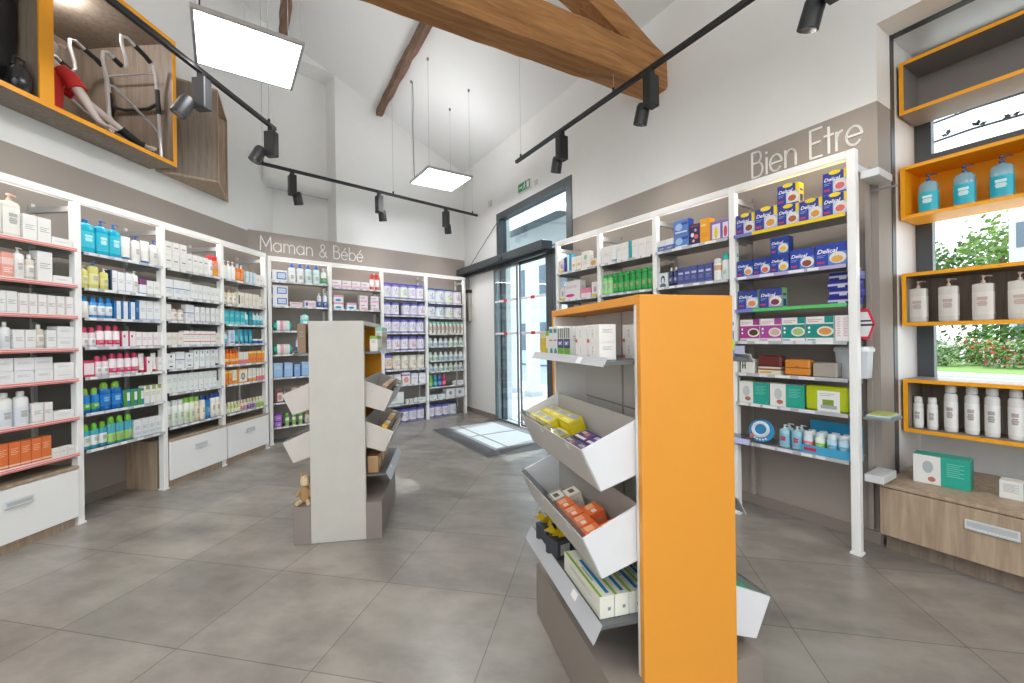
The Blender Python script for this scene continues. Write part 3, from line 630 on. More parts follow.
# gondola goods
Dc('g_yellow', .035, .10, .05, 'yellow capsule carton', '#e3c53c', [('b', .75, 1, '#dcd8c0'), lines('#b8902a')])
Dc('g_lime', .038, .105, .05, 'white carton, lime head', '#eceade', [('b', .8, 1, '#8fb33a'), ('e', .4, .15, .3, .15, '#8cc04a')])
Dc('g_teal', .048, .122, .055, 'white carton, teal head', '#e8e6e2', [('r', .1, .9, .78, .92, '#2b8f9a'), ('r', .1, .9, .5, .55, '#b58ab0'), ('e', .6, .12, .35, .14, '#2f8a96')])
Dc('g_bmt', .064, .112, .06, 'green and navy carton, white letters', '#dcdcd6', [('r', 0, 1, .0, .36, '#6fae2c'), ('r', 0, 1, .3, .62, '#2c3a78'), ('t', 'BMT', .2, .4, .6, '#ffffff'), ('r', .1, .25, .65, 1, '#4b4652'), ('r', .5, .62, .65, 1, '#4b4652'), ('r', .8, .92, .65, 1, '#4b4652')])
Dc('g_cream', .092, .06, .06, 'white carton with barcode end', '#eeeae4', [('r', .32, .62, .25, .8, '#f8f6f2'), ('l', .4, .56, .72, 7, '#6a6a6a'), ('r', .0, .2, .0, .2, '#d0686c')])
Dc('g_yel_box', .108, .036, .066, 'yellow carton with grey band', '#e0cc14', [('r', .1, .9, .2, .8, '#ecd92a')], top='#e8d62a', topdec=[(.06, .94, .5, .88, '#a9adb6'), (.1, .7, .2, .35, '#f4eaa0'), (.12, .3, .55, .82, '#d8dade')])
Dc('g_pur_box', .10, .03, .062, 'purple carton with white stripes', '#4d3470', [('r', .1, .9, .2, .7, '#e8d9e8')], top='#56397c', topdec=[(.06, .9, .1, .3, '#e6dfe6'), (.5, .7, .45, .75, '#e88a5a'), (.1, .45, .55, .8, '#cfc4da')])
Dc('g_or_box', .075, .088, .06, 'orange carton', '#ea6a32', [('r', .1, .9, .3, .7, '#f6d8c6')], top='#ef7436', topdec=[(.1, .5, .2, .7, '#f6b48c'), (.6, .9, .3, .6, '#f8e4d6')])
Dc('g_cr_box', .065, .085, .055, 'cream carton with black print', '#ece2d2', [('r', .2, .8, .3, .7, '#8a7a68')], top='#efe7da', topdec=[(.25, .75, .3, .7, '#5a5048')])
Dc('g_brush', .05, .07, .30, 'white toothcare carton, blue stroke', '#eceadd', [('r', .55, .75, .35, .5, '#8a8f9c')], topdec=[(.0, .2, 0, 1, '#93bf3c'), (.55, .8, .05, .75, '#1f7fae'), (.3, .45, .3, .6, '#b0b4bc')])
# ---------------------------------------------------------------- which goods stand where
def fill(F, x0, x1, zs, rows, bay, **k):
    for i, (z, r) in enumerate(zip(zs, rows)):
        hd = ((zs[i-1]-.02-z) if i else .34) if F is not FR else None
        if r: shelf_row(F, x0+.026, x1-.026, z, r, '%s shelf, %s' % (['top', 'second', 'third', 'fourth', 'fifth', 'sixth', 'seventh', 'eighth', 'ninth'][i], bay), head=hd, **k)
# ---------------------------------------------------------------- the room
def floor_mat():
    m, nt, b = new_mat('concrete_look_tiles')
    N = nt.nodes.new; L = nt.links.new
    tc = N('ShaderNodeTexCoord'); mp = N('ShaderNodeMapping')
    th = math.radians(-11.67); o = Vector((-.686, 2.267, 0))
    loc = Matrix.Rotation(-th, 3, 'Z') @ (-o)
    mp.inputs['Rotation'].default_value = (0, 0, -th); mp.inputs['Location'].default_value = loc
    L(tc.outputs['Object'], mp.inputs['Vector'])
    br = N('ShaderNodeTexBrick'); br.offset = 0; br.inputs['Scale'].default_value = 1
    br.inputs['Brick Width'].default_value = .65; br.inputs['Row Height'].default_value = .615
    br.inputs['Mortar Size'].default_value = .0022; br.inputs['Mortar Smooth'].default_value = .1
    br.inputs['Color1'].default_value = (.88, .88, .88, 1); br.inputs['Color2'].default_value = (1, 1, 1, 1); br.inputs['Mortar'].default_value = (.55, .53, .5, 1)
    L(mp.outputs['Vector'], br.inputs['Vector'])
    n1 = N('ShaderNodeTexNoise'); n1.inputs['Scale'].default_value = 1.7; n1.inputs['Detail'].default_value = 8; n1.inputs['Roughness'].default_value = .62; n1.inputs['Distortion'].default_value = 0
    L(mp.outputs['Vector'], n1.inputs['Vector'])
    mp2 = N('ShaderNodeMapping'); mp2.inputs['Scale'].default_value = (1.0, 2.2, 1); L(mp.outputs['Vector'], mp2.inputs['Vector'])
    n2 = N('ShaderNodeTexNoise'); n2.inputs['Scale'].default_value = 1.5; n2.inputs['Detail'].default_value = 5; n2.inputs['Roughness'].default_value = .6; n2.inputs['Distortion'].default_value = 0
    L(mp2.outputs['Vector'], n2.inputs['Vector'])
    av = N('ShaderNodeMath'); av.operation = 'ADD'; L(n1.outputs['Fac'], av.inputs[0]); L(n2.outputs['Fac'], av.inputs[1])
    cr = N('ShaderNodeValToRGB'); e = cr.color_ramp.elements
    e[0].position = .36; e[0].color = rgb('#6f6962'); e[1].position = .64; e[1].color = rgb('#aca59c'); cr.color_ramp.interpolation = 'B_SPLINE'
    hf = N('ShaderNodeMath'); hf.operation = 'MULTIPLY'; hf.inputs[1].default_value = .5; L(av.outputs[0], hf.inputs[0]); L(hf.outputs[0], cr.inputs['Fac'])
    mx = N('ShaderNodeMix'); mx.data_type = 'RGBA'; mx.blend_type = 'MULTIPLY'; mx.inputs['Factor'].default_value = 1
    L(cr.outputs['Color'], mx.inputs['A']); L(br.outputs['Color'], mx.inputs['B']); L(mx.outputs['Result'], b.inputs['Base Color'])
    b.inputs['Roughness'].default_value = .27
    bp = N('ShaderNodeBump'); bp.inputs['Strength'].default_value = .25; bp.inputs['Distance'].default_value = .002
    L(br.outputs['Fac'], bp.inputs['Height']); bp.invert = True; L(bp.outputs['Normal'], b.inputs['Normal'])
    return m
mb = MB(); FLM = floor_mat()
mb.prism([(-6, -3.2), (5.5, -3.2), (5.4, -2.6), (-.62, 7.88), (-1.6, 7.3), (-6, 6.0)], -.1, 0, FLM)
struct(mb.obj('floor'))
BANDZ = 2.73
# right wall: door opening, then the window niche
mb = MB(); T = .25
for a, c, z0, z1, m in ((-6.2, -4.82, 0, 4.5, WHITE), (-4.82, -2.93, 3.27, 4.5, WHITE), (-2.93, 0, 0, BANDZ, TAUPE), (-2.93, 0, BANDZ, 4.5, WHITE),
                        (0, 1.9, 3.2, 4.5, WHITE), (1.9, 6.4, 0, BANDZ, TAUPE), (1.9, 6.4, BANDZ, 4.5, WHITE)):
    mb.box(a, c, 0, T, z0, z1, m)
JW = mat('#e9e2df', .35, name='satin_jamb', var=.01)
for a, c in ((-.35, 0), (1.9, 2.25)):
    mb.box(a, c, T, .72, 0, 4.5, JW)
mb.box(0, 1.9, T, .72, 3.2, 4.5, JW)
mb.box(0, 1.9, .655, .72, 0, .66, mat('#dedcda', .5))
mb.box(-.004, 0.004, .205, .262, 0, 3.2, ANTH); mb.box(0, 1.9, .205, .262, 3.196, 3.205, ANTH)
o = mb.obj('wall_right'); FW.place(o); struct(o)
mb = MB()
for a, c in ((-6.1, -4.86), (-2.9, -.005)): mb.box(a, c, -.012, 0, 0, .075, TAUPEL)
o = mb.obj('baseboard_right'); FW.place(o); struct(o)
# left wall with the deep display niche
mb = MB(); bz0, bz1, bx1 = 2.975, 4.175, .957
for a, c, z0, z1, m in ((-7, 3.2, 0, BANDZ, TAUPE), (-7, 3.2, BANDZ, bz0, WHITE), (bx1, 3.2, bz0, bz1, WHITE), (-7, -2.6, bz0, bz1, WHITE), (-7, 3.2, bz1, 6.3, WHITE)):
    mb.box(a, c, LY, LY+.12, z0, z1, m)
o = mb.obj('wall_left'); FL.place(o); struct(o)
mb = MB(); mb.box(-7, 2.9, LY-.012, LY, 0, .08, TAUPEL); o = mb.obj('baseboard_left'); FL.place(o); struct(o)
# back wall with the recess over the band
mb = MB(); rz0, rz1, rx = 2.745, 5.2, .975
mb.box(-.7, 3.31, FY, FY+.5, 0, rz0, TAUPE)
mb.box(rx, 3.31, FY, FY+.5, rz0, 6.2, WHITE)
mb.box(-.7, rx, FY, FY+.5, rz1, 6.2, WHITE)
mb.box(-.7, rx, FY+.35, FY+.5, rz0, rz1, WHITE)
o = mb.obj('wall_back'); FF.place(o); struct(o)
# walls behind the camera
mb = MB()
for a, c, z0, z1 in ((-6, 6, 0, .15), (-6, 6, 4.2, 6.3), (-6, -4.4, .15, 4.2), (4.6, 6, .15, 4.2)): mb.box(a, c, -3.2, -3.0, z0, z1, WHITE)
struct(mb.obj('wall_front'))
wf = empty('added_fill_window', (0, -3.1, 0)); struct(wf)  # unseen glazing added behind the camera to let in soft fill light
mb = MB()
for x in (-4.4, -1.4, 1.6, 4.54): mb.box(x, x+.06, -.03, .03, .15, 4.2, ANTH)
for z in (.15, 4.14): mb.box(-4.34, 4.54, -.03, .03, z, z+.06, ANTH)
mb.obj('window_frame', wf)
for a, c in ((-4.34, -1.4), (-1.34, 1.6), (1.66, 4.54)):
    mb = MB(); mb.face([(a, 0, .21), (c, 0, .21), (c, 0, 4.14), (a, 0, 4.14)], GLASS); mb.obj('window_pane', wf)
# pitched ceiling: rises from the eaves on the right wall
CS = .37; EZ = 4.34
def ceil_z(y): return EZ + CS*(-y)
mb = MB(); CM = mat('#f1f1f0', .65, name='white_ceiling_paint', var=.01)
for y0, z0, y1, z1 in ((.4, EZ-.4*CS, -4.4, EZ+4.4*CS), (-4.4, EZ+4.4*CS, -9.5, EZ+4.4*CS-5.1*.2)):
    P = [(-8.5, y0, z0), (8, y0, z0), (8, y1, z1), (-8.5, y1, z1)]
    mb.face(P, CM); mb.face([(x, y, z+.15) for x, y, z in P], CM)
o = mb.obj('ceiling', recalc=False); FW.place(o); struct(o)

# tie beam, rafter and purlins of the roof
def wavy_beam(p0, p1, w, h, m, n=24, amp=.012, seed=1, vert=True):
    """an old squared timber from p0 to p1 with uneven faces"""
    rnd = random.Random(seed); mb = MB(); p0, p1 = Vector(p0), Vector(p1); ax = (p1-p0).normalized()
    up = Vector((0, 0, 1)); up = (up-ax*up.dot(ax)).normalized(); sd = ax.cross(up)
    rows = []
    for k in range(n+1):
        c = p0.lerp(p1, k/n); off = [(rnd.uniform(-amp, amp), rnd.uniform(-amp, amp)) for _ in range(8)]
        q = [(-1, -.86), (-.86, -1), (.86, -1), (1, -.86), (1, .86), (.86, 1), (-.86, 1), (-1, .86)]
        rows.append([mb.bm.verts.new(c+sd*(a*w/2+o1*.6)+up*(b_*h/2+o2*.6)) for (a, b_), (o1, o2) in zip(q, off)])
    k = mb.mi(m)
    for A, B in zip(rows, rows[1:]):
        for i in range(8):
            j = (i+1) % 8; f = mb.bm.faces.new((A[i], A[j], B[j], B[i])); f.material_index = k
    for r_ in (rows[0], rows[-1]):
        f = mb.bm.faces.new(r_); f.material_index = k
    return mb
tr = FW.empty('roof_truss', -1.66, 0, 3.765, 'heavy old oak roof truss, tie beam crossing under white ceiling', 'beam')
wavy_beam((0, -.0, -.01), (.0, -4.5, -.18), .25, .33, BEAMW, seed=3).obj('tie_beam', tr)
wavy_beam((0, -.02, .07), (0, -4.2, 1.63), .2, .2, BEAMW, seed=5).obj('rafter', tr)
for nm, yy, dz, L0, L1, w, lab in (('purlin', -1.60, 0, -5.95, -1.6, .09, 'short dark old timber purlin on ceiling behind the tie beam'),
                              ('purlin', -2.95, -.2, -5.1, -1.6, .10, 'dark timber purlin end showing at top left of ceiling')):
    z = ceil_z(yy)-.05+dz
    o = wavy_beam((L0, yy, z), (L1, yy, z), w, .12, PURLW, seed=int(-yy*10), amp=.018).obj(nm); FW.place(o)
    tag(o, lab, 'beam')

# ---------------------------------------------------------------- window and door
wn = FW.empty('window_1', 0, .62, 0); struct(wn)
mb = MB(); fz0, fz1 = .66, 3.2
for a, c, z0, z1 in ((.0, .085, fz0, fz1), (1.82, 1.9, fz0, fz1), (.085, 1.82, fz0, fz0+.07), (.085, 1.82, 2.33, 2.50), (.085, 1.82, fz1-.05, fz1)):
    mb.box(a, c, 0, .06, z0, z1, ANTH)
mb.obj('window_frame', wn)
for z0, z1 in ((fz0+.07, 2.33), (2.50, fz1-.05)):
    mb = MB(); mb.box(.085, 1.82, .028, .034, z0, z1, GLASS); mb.obj('window_pane', wn)
dr = FW.empty('door_1', -4.80, 0, 0); struct(dr)     # local x runs 0 .. 1.85
mb = MB()
mb.box(0, .09, -.01, .12, 2.4, 3.27, ANTH); mb.box(1.76, 1.87, -.01, .12, 2.4, 3.27, ANTH); mb.box(.09, 1.76, -.01, .12, 3.17, 3.27, ANTH)
mb.box(1.30, 1.46, .0, .12, 0, 2.45, ANTH); mb.box(1.76, 1.87, -.01, .12, 0, 2.4, ANTH); mb.box(0, .05, .04, .12, 0, 2.4, ANTH)
mb.box(.09, 1.76, .02, .1, 2.40, 2.47, ANTH); mb.box(0, 1.87, .0, .14, -.002, .012, ALU)
mb.obj('door_frame', dr)
mb = MB(); mb.box(.09, 1.76, .055, .065, 2.47, 3.17, GLASSG); mb.obj('transom_pane', dr)
GR = mat('#77797a', .35, .5)
for k, (a, c, y) in enumerate(((-.06, .64, -.03), (.60, 1.30, .03))):
    f = MB()
    for p, q, z0, z1 in ((a, a+.022, .02, 2.40), (c-.022, c, .02, 2.40), (a+.022, c-.022, .02, .045), (a+.022, c-.022, 2.375, 2.40)): f.box(p, q, y-.012, y+.012, z0, z1, GR)
    lf = f.obj('sliding_leaf', dr)
    g = MB(); g.box(a+.022, c-.022, y-.003, y+.003, .045, 2.375, GLASSG)
    g.obj('glass_pane', lf)
    s_ = MB(); WS = mat('#f4f4f4', .5); RS = mat('#e0342c', .5)
    for z in (1.36, 1.86):
        s_.box(a+.03, c-.03, y-.006, y-.004, z, z+.035, WS)
        s_.box((a+c)/2-.05, (a+c)/2+.05, y-.008, y-.006, z-.005, z+.04, RS)
    s_.obj('safety_sticker', lf)
mb = MB(); mb.box(1.46, 1.76, .055, .065, .012, 2.40, GLASSG); mb.obj('side_pane', dr)
op = FW.empty('sliding_door_operator', -6.05, -.18, 2.45, 'long anthracite sliding door operator beam above entrance', 'door operator')
mb = MB(); mb.box(0, 2.72, 0, .175, .0, .105, ANTH); mb.bevel(.006); mb.obj('housing', op)
mb = MB(); mb.box(.1, 2.70, .1, .16, -.045, -.002, mat('#3a3e42', .4, .3)); mb.obj('running_rail', op)
mb = MB(); mb.box(1.62, 1.72, -.02, -.001, .01, .05, DARK); mb.obj('motion_sensor', op)
mb = MB(); mb.tube([(.42, .08, .1), (1.32, .175, .72)], .006, mat('#8a8c8e', .4)); mb.obj('stay_cable', op)

def exit_sign():
    t = FW.empty('exit_sign', -3.95, -.012, 3.45, 'small green emergency exit sign above the entrance door', 'exit sign')
    mb = MB(); mb.box(-.16, .16, -.02, .012, -.065, .065, LAC); mb.bevel(.004); GN = mat('#1f9a5e', .4); W_ = mat('#f4f6f4', .4)
    mb.face([(-.155, -.0206, -.06), (.155, -.0206, -.06), (.155, -.0206, .06), (-.155, -.0206, .06)], GN)
    y = -.0212
    mb.face([(.07, y, -.045), (.13, y, -.045), (.13, y, .045), (.07, y, .045)], W_)             # door
    mb.face([(-.13, y, -.008), (-.07, y, -.008), (-.07, y, .008), (-.13, y, .008)], W_)         # arrow
    mb.face([(-.07, y, -.025), (-.04, y, 0), (-.07, y, .025)], W_)
    mb.face([(.02+.012*math.cos(a), y, .038+.012*math.sin(a)) for a in [i*PI/4 for i in range(8)]], W_)  # running figure
    for q in (((0, .022), (.03, .022), (.02, -.01), (-.005, -.008)), ((-.005, -.008), (.01, -.01), (-.02, -.045), (-.035, -.04)), ((.008, -.008), (.02, -.01), (.045, -.03), (.03, -.048), (.026, -.03)), ((.02, .02), (.045, .005), (.05, .012), (.03, .028)), ((0, .02), (-.025, .002), (-.03, .01), (-.005, .028))):
        mb.face([(a, y, c) for a, c in q], W_)
    mb.obj('sign_box', t)
exit_sign()
for x, z, s_, lab in ((-3.68, 3.42, .035, 'tiny pale sensor button right of the exit sign'), (-5.0, 3.50, .05, 'small white switch plate near corner left of door top')):
    mb = MB(); mb.box(-s_, s_, -.02, 0, -s_, s_, mat('#dcdad6', .5)); mb.bevel(.004); o = mb.obj('wall_switch'); FW.place(o, x, 0, z); tag(o, lab, 'switch')
t = FW.empty('key_cabinet', -5.88, 0, 1.62, 'grey wall box with looped cable beside the back shelving', 'wall box')
mb = MB(); mb.box(-.13, .13, -.06, 0, 0, .5, mat('#a9a5a0', .5)); mb.bevel(.006); mb.obj('casing', t)
mb = MB(); mb.box(-.135, .135, -.065, -.0, .5, .56, DARK); mb.obj('top_cap', t)
mb = MB(); mb.tube([(-.06, -.02, .56), (-.08, -.02, .72), (-.04, -.02, .8), (.04, -.02, .8), (.06, -.02, .72), (.05, -.02, .56)], .008, mat('#6a6a6a', .5)); mb.obj('cable_loop', t)

# entrance mat set into the floor
t = FW.empty('entrance_mat', -4.77, -1.15, 0, 'ribbed dark entrance mat with pale inner panels by door', 'mat')
mb = MB(); MD = mat('#6c6c6e', .7); MP = mat('#c9ccce', .6)
mb.box(0, 1.75, 0, 1.1, .0005, .004, mat('#8b8b8d', .7))
mb.obj('base', t)
mb = MB(); k = 0
x = 1.745
for i in range(16): mb.box(.02, 1.73, .012+i*.0135, .019+i*.0135, .004, .008, MD)
for i in range(15): mb.box(1.735-i*.0155, 1.743-i*.0155, .23, 1.09, .004, .008, MD)
tag(mb.obj('ribbed_border', t), 'dark ribbed border')
for a, c in ((.03, .72), (.76, 1.45)):
    for d, e in ((.27, .40), (.43, .98)):
        mb = MB(); mb.box(a, c, d, e, .004, .008, MP); mb.obj('mat_panel', t)

# air conditioner in the recess
t = FF.empty('air_conditioner', .52, FY+.35, 3.44, 'white wall-mounted air conditioner in the upper back recess', 'air conditioner')
mb = MB(); mb.prism([(0, 0), (0, .30), (-.16, .30), (-.21, .24), (-.205, .08), (-.15, .02)][::-1], -.46, .46, LAC, Matrix(((0, 0, 1, 0), (1, 0, 0, 0), (0, 1, 0, 0), (0, 0, 0, 1)))); mb.bevel(.008); mb.obj('casing', t)
mb = MB(); mb.box(-.40, .40, -.2, -.16, .012, .03, mat('#c9ccd0', .5), Matrix.Rotation(.35, 4, 'X')); mb.obj('louvre', t)

# ---------------------------------------------------------------- lettering cut from white strip
def arc(cx, cy, rx, ry, a0, a1, n=14): return [(cx+rx*math.cos(math.radians(a0+(a1-a0)*i/n)), cy+ry*math.sin(math.radians(a0+(a1-a0)*i/n))) for i in range(n+1)]
XH = .62
GL = {   # strokes in units of the capital height: (advance, [polylines])
 'M': (1.0, [[(.05, 0), (.1, 1), (.48, .28), (.86, 1), (.91, 0)]]),
 'a': (.78, [arc(.34, .31, .31, .31, 0, 360, 24), [(.65, .62), (.65, 0)]]),
 'm': (1.05, [[(.06, 0), (.06, .62)], [(.06, .38)]+arc(.28, .38, .22, .23, 180, 0)+[(.5, 0)], [(.5, .38)]+arc(.72, .38, .22, .23, 180, 0)+[(.94, 0)]]),
 'n': (.66, [[(.06, 0), (.06, .62)], [(.06, .35)]+arc(.31, .35, .25, .26, 180, 0)+[(.56, 0)]]),
 '&': (.8, [[(.72, 0), (.22, .62)]+arc(.36, .77, .18, .2, 215, -30)+[(.2, .42)]+arc(.3, .21, .24, .21, 130, 330)+[(.66, .42)]]),
 'B': (.72, [[(.08, 0), (.08, 1), (.36, 1)]+arc(.36, .78, .2, .22, 90, -90)+[(.08, .56)], [(.36, .56)]+arc(.38, .28, .26, .28, 90, -90)+[(.08, 0)]]),
 'e': (.72, [[(.04, .32), (.64, .32)]+arc(.34, .31, .3, .31, 2, 320, 22)]),
 'E': (.66, [[(.58, 1), (.08, 1), (.08, 0), (.58, 0)], [(.08, .52), (.52, .52)]]),
 'b': (.76, [[(.07, 1), (.07, 0)], arc(.38, .31, .31, .31, 0, 360, 24)]),
 'i': (.2, [[(.1, 0), (.1, .62)], [(.1, .8), (.1, .84)]]),
 't': (.38, [[(.18, .9), (.18, 0)], [(.0, .62), (.36, .62)]]),
 'r': (.4, [[(.08, 0), (.08, .62)], [(.08, .34)]+arc(.32, .34, .24, .28, 180, 90, 8)]),
 ' ': (.42, []), }
GL['é'] = (GL['e'][0], GL['e'][1]+[[(.3, .74), (.46, .9)]])
def lettering(F, text, x, y, z, cap, width, label):
    mb = MB(); adv = sum(GL[c][0]+.04 for c in text); sx = width/adv; cx = 0; w = .013
    for c in text:
        for st in GL[c][1]:
            P = [Vector((cx+px*sx, 0, pz*cap)) for px, pz in st]
            for a, b in zip(P, P[1:]):
                d = (b-a)
                if d.length < 1e-6: continue
                d.normalize(); n_ = Vector((-d.z, 0, d.x))*w/2; a2 = a-d*w*.3; b2 = b+d*w*.3
                q = [a2-n_, b2-n_, b2+n_, a2+n_]
                lo = [p+Vector((0, -.006, 0)) for p in q]
                mb.face(lo, LAC)
                for i in range(4):
                    j = (i+1) % 4; mb.face([q[i], q[j], lo[j], lo[i]], LAC)
        cx += (GL[c][0]+.04)*sx
    o = mb.obj('wall_lettering'); F.place(o, x, y, z); tag(o, label, 'lettering'); return o
lettering(FF, 'Maman & Bébé', -.02, FY-.001, 2.50, .185, 1.40, 'thin white letters Maman & Bébé on taupe band above back shelving')
lettering(FW, 'Bien Etre', -.775, -.001, 2.505, .19, .715, 'thin white letters Bien Etre on taupe band above right shelving')

# ---------------------------------------------------------------- ceiling lights and tracks
UPEM = emis('#ffffff', 7.5, 'added_uplight_glow')  # glow added to the panels' top faces to brighten the ceiling
def led_panel(x, y, z, rz, s, label, cord=0):
    t = FW.empty('led_panel', x, y, z, label, 'ceiling light', rz=rz)
    h = s/2
    f = MB(); fr = mat('#c3c5c8', .35, .5)
    for a, b, c, d in ((-h, h, -h, -h+.02), (-h, h, h-.02, h), (-h, -h+.02, -h+.02, h-.02), (h-.02, h, -h+.02, h-.02)): f.box(a, b, c, d, -.004, .026, fr)
    f.box(-h+.02, h-.02, -h+.02, h-.02, .008, .017, LAC); f.obj('frame', t)
    f = MB(); f.box(-h+.02, h-.02, -h+.02, h-.02, .002, .007, PANELEM); f.obj('diffuser', t)
    f = MB(); f.box(-h+.02, h-.02, -h+.02, h-.02, .0175, .019, UPEM); f.obj('added_uplight', t)
    for i, (a, b) in enumerate(((-1, -1), (1, -1), (1, 1), (-1, 1))):
        px, py = a*(h-.03), b*(h-.03)
        yl = y + (px*math.sin(rz)+py*math.cos(rz))
        f = MB(); f.tube([(px, py, .018), (px, py, ceil_z(yl)-z)], .0022, mat('#b9b9b9', .4), 6); f.obj('suspension_cable', t)
        f = MB(); f.lathe([(.014, -.03), (.014, 0)], mat('#8d8d8d', .4), px, py, mx=Matrix.Translation((0, 0, ceil_z(yl)-z))); f.obj('ceiling_anchor', t)
    f = MB(); px, py = (h-.05 if cord else -h+.05), -h+.05; yl = y+px*math.sin(rz)+py*math.cos(rz); H_ = ceil_z(yl)-z
    f.tube([(px, py, .018), (px-.02, py, H_*.3), (px-.035, py, H_*.6), (px-.01, py, H_*.8), (px-.02, py, H_)], .005, DARK, 6); f.obj('power_cord', t)
    return t
led_panel(-2.63, -3.31, 3.44, 0.06, .665, 'large lit square panel light, nearer one at upper left', 1)
led_panel(-4.34, -1.12, 3.46, 0.05, .64, 'distant lit square panel light hanging before back wall')
for i, (x, y) in enumerate(((-.9, -4.6), (.4, -3.0), (1.6, -4.6), (2.9, -3.0), (-.2, -1.3+.2) , (3.2, -1.4))):  # extra panels added out of view to raise the room's brightness
    led_panel(x, y, 3.5, 0.05, .64, ['added unseen fill panel light left of viewer', 'added unseen fill panel light above viewer, centre', 'added unseen fill panel light behind viewer, left', 'added unseen fill panel light at rear of shop', 'added unseen fill panel light near window above viewer', 'added unseen fill panel light by rear window wall'][i]) if i != 4 else None
def aim(o, target):
    d = Vector(target)-o.location; o.rotation_euler = d.to_track_quat('-Z', 'Y').to_euler()
SPOTW = 34
def track_spot(F, x, y, z, tilt, yaw, label, target, s=1.0, power=None):
    """a gear box hung under the track with a tilted cylindrical head"""
    t = F.empty('track_spotlight', x, y, z, label, 'spotlight'); t.scale = (1.2, 1.2, 1.2)
    m = MB(); m.box(-.018, .018, -.018, .018, -.035, 0, DARK); m.obj('adapter', t)
    m = MB(); m.box(-.032, .032, -.045, .045, -.235, -.035, DARK); m.bevel(.004); m.obj('gear_box', t)
    hd = Vector((math.cos(yaw), math.sin(yaw), 0)); M = Matrix.Translation((hd.x*.075, hd.y*.075, -.20)) @ Matrix.Rotation(yaw, 4, 'Z') @ Matrix.Rotation(-tilt, 4, 'Y')
    m = MB(); m.lathe([(.036, .02), (.044, 0), (.046, -.11), (.040, -.112), (.036, -.07)], DARK, n=18, mx=M); m.tube([(0, 0, -.19), tuple(M @ Vector((0, 0, -.02)))], .014, DARK, 8); m.obj('lamp_head', t)
    m = MB(); m.lathe([(.034, -.075), (.034, -.073)], emis('#fff4e2', 6, 'spot_lens_glow'), n=16, mx=M); m.obj('lens', t)
    ld = bpy.data.lights.new('spot_beam', 'SPOT'); ld.energy = power or SPOTW; ld.spot_size = math.radians(95); ld.spot_blend = .9; ld.shadow_soft_size = .05; ld.color = (1, .95, .88)
    lo = bpy.data.objects.new('spot_beam', ld); COL.objects.link(lo)
    wp = F.M @ (Vector((x, y, z)) + M @ Vector((0, 0, -.13))); lo.location = wp; aim(lo, target)
    return t
def track(F, x0, x1, y, z, label, anchors, zfun):
    t = F.empty('lighting_track', x0, y, z, label, 'lighting track')
    m = MB(); m.box(0, x1-x0, -.018, .018, 0, .032, DARK); m.box(0, x1-x0, -.004, .004, -.002, .001, mat('#111111', .6)); m.obj('rail', t)
    for a in anchors:
        H_ = zfun(a)-z
        m = MB(); m.tube([(a-x0, 0, .03), (a-x0, 0, H_)], .0022, mat('#b9b9b9', .4), 6); m.lathe([(.012, .03), (.012, .07)], DARK, a-x0, 0); m.obj('suspension_cable', t)
    return t
def zf(F, y):
    def f(a):
        p = F(a, y); q = FW.M.inverted() @ p
        return ceil_z(q.y)
    return f
track(FW, -3.2, .9, -.62, 3.38, 'black lighting track running along the right wall', [-3.1, -1.6, .2], zf(FW, -.62))
track(FF, -.2, 3.1, -.345, 3.38, 'black lighting track hanging across the back wall', [-.12, 1.55, 3.0], zf(FF, -.345))
track(FL, -2.6, 1.19, -.73, 3.40, 'black lighting track sloping past the left display box', [-1.0, 1.1], zf(FL, -.73))
for x, tg, lab in ((-2.33, (-2.6, .05, 1.6), 'black spotlight nearest the exit sign'), (-1.20, (-1.5, .1, 1.6), 'black spotlight hanging before the beam end'), (.02, (.0, .1, 1.5), 'large black spotlight cropped at upper right')):
    track_spot(FW, x, -.62, 3.38, .35, PI*.95, lab, FW(*tg))
for x, tg, lab in ((.20, (.3, .2, 1.6), 'leftmost of three spotlights on the back track'), (1.33, (1.6, .2, 1.6), 'middle one of three spotlights on the back track'), (2.46, (2.7, .2, 1.6), 'rightmost of three spotlights on the back track')):
    track_spot(FF, x, -.345, 3.38, .3, .7, lab, FF(*tg))
for x, tg, lab in ((.28, (-.1, .3, 1.4), 'large black spotlight beside the walker display'), (1.13, (.9, .3, 1.4), 'black spotlight at end of the left track')):
    track_spot(FL, x, -.73, 3.40, .45, PI*.72, lab, FL(*tg), power=34)
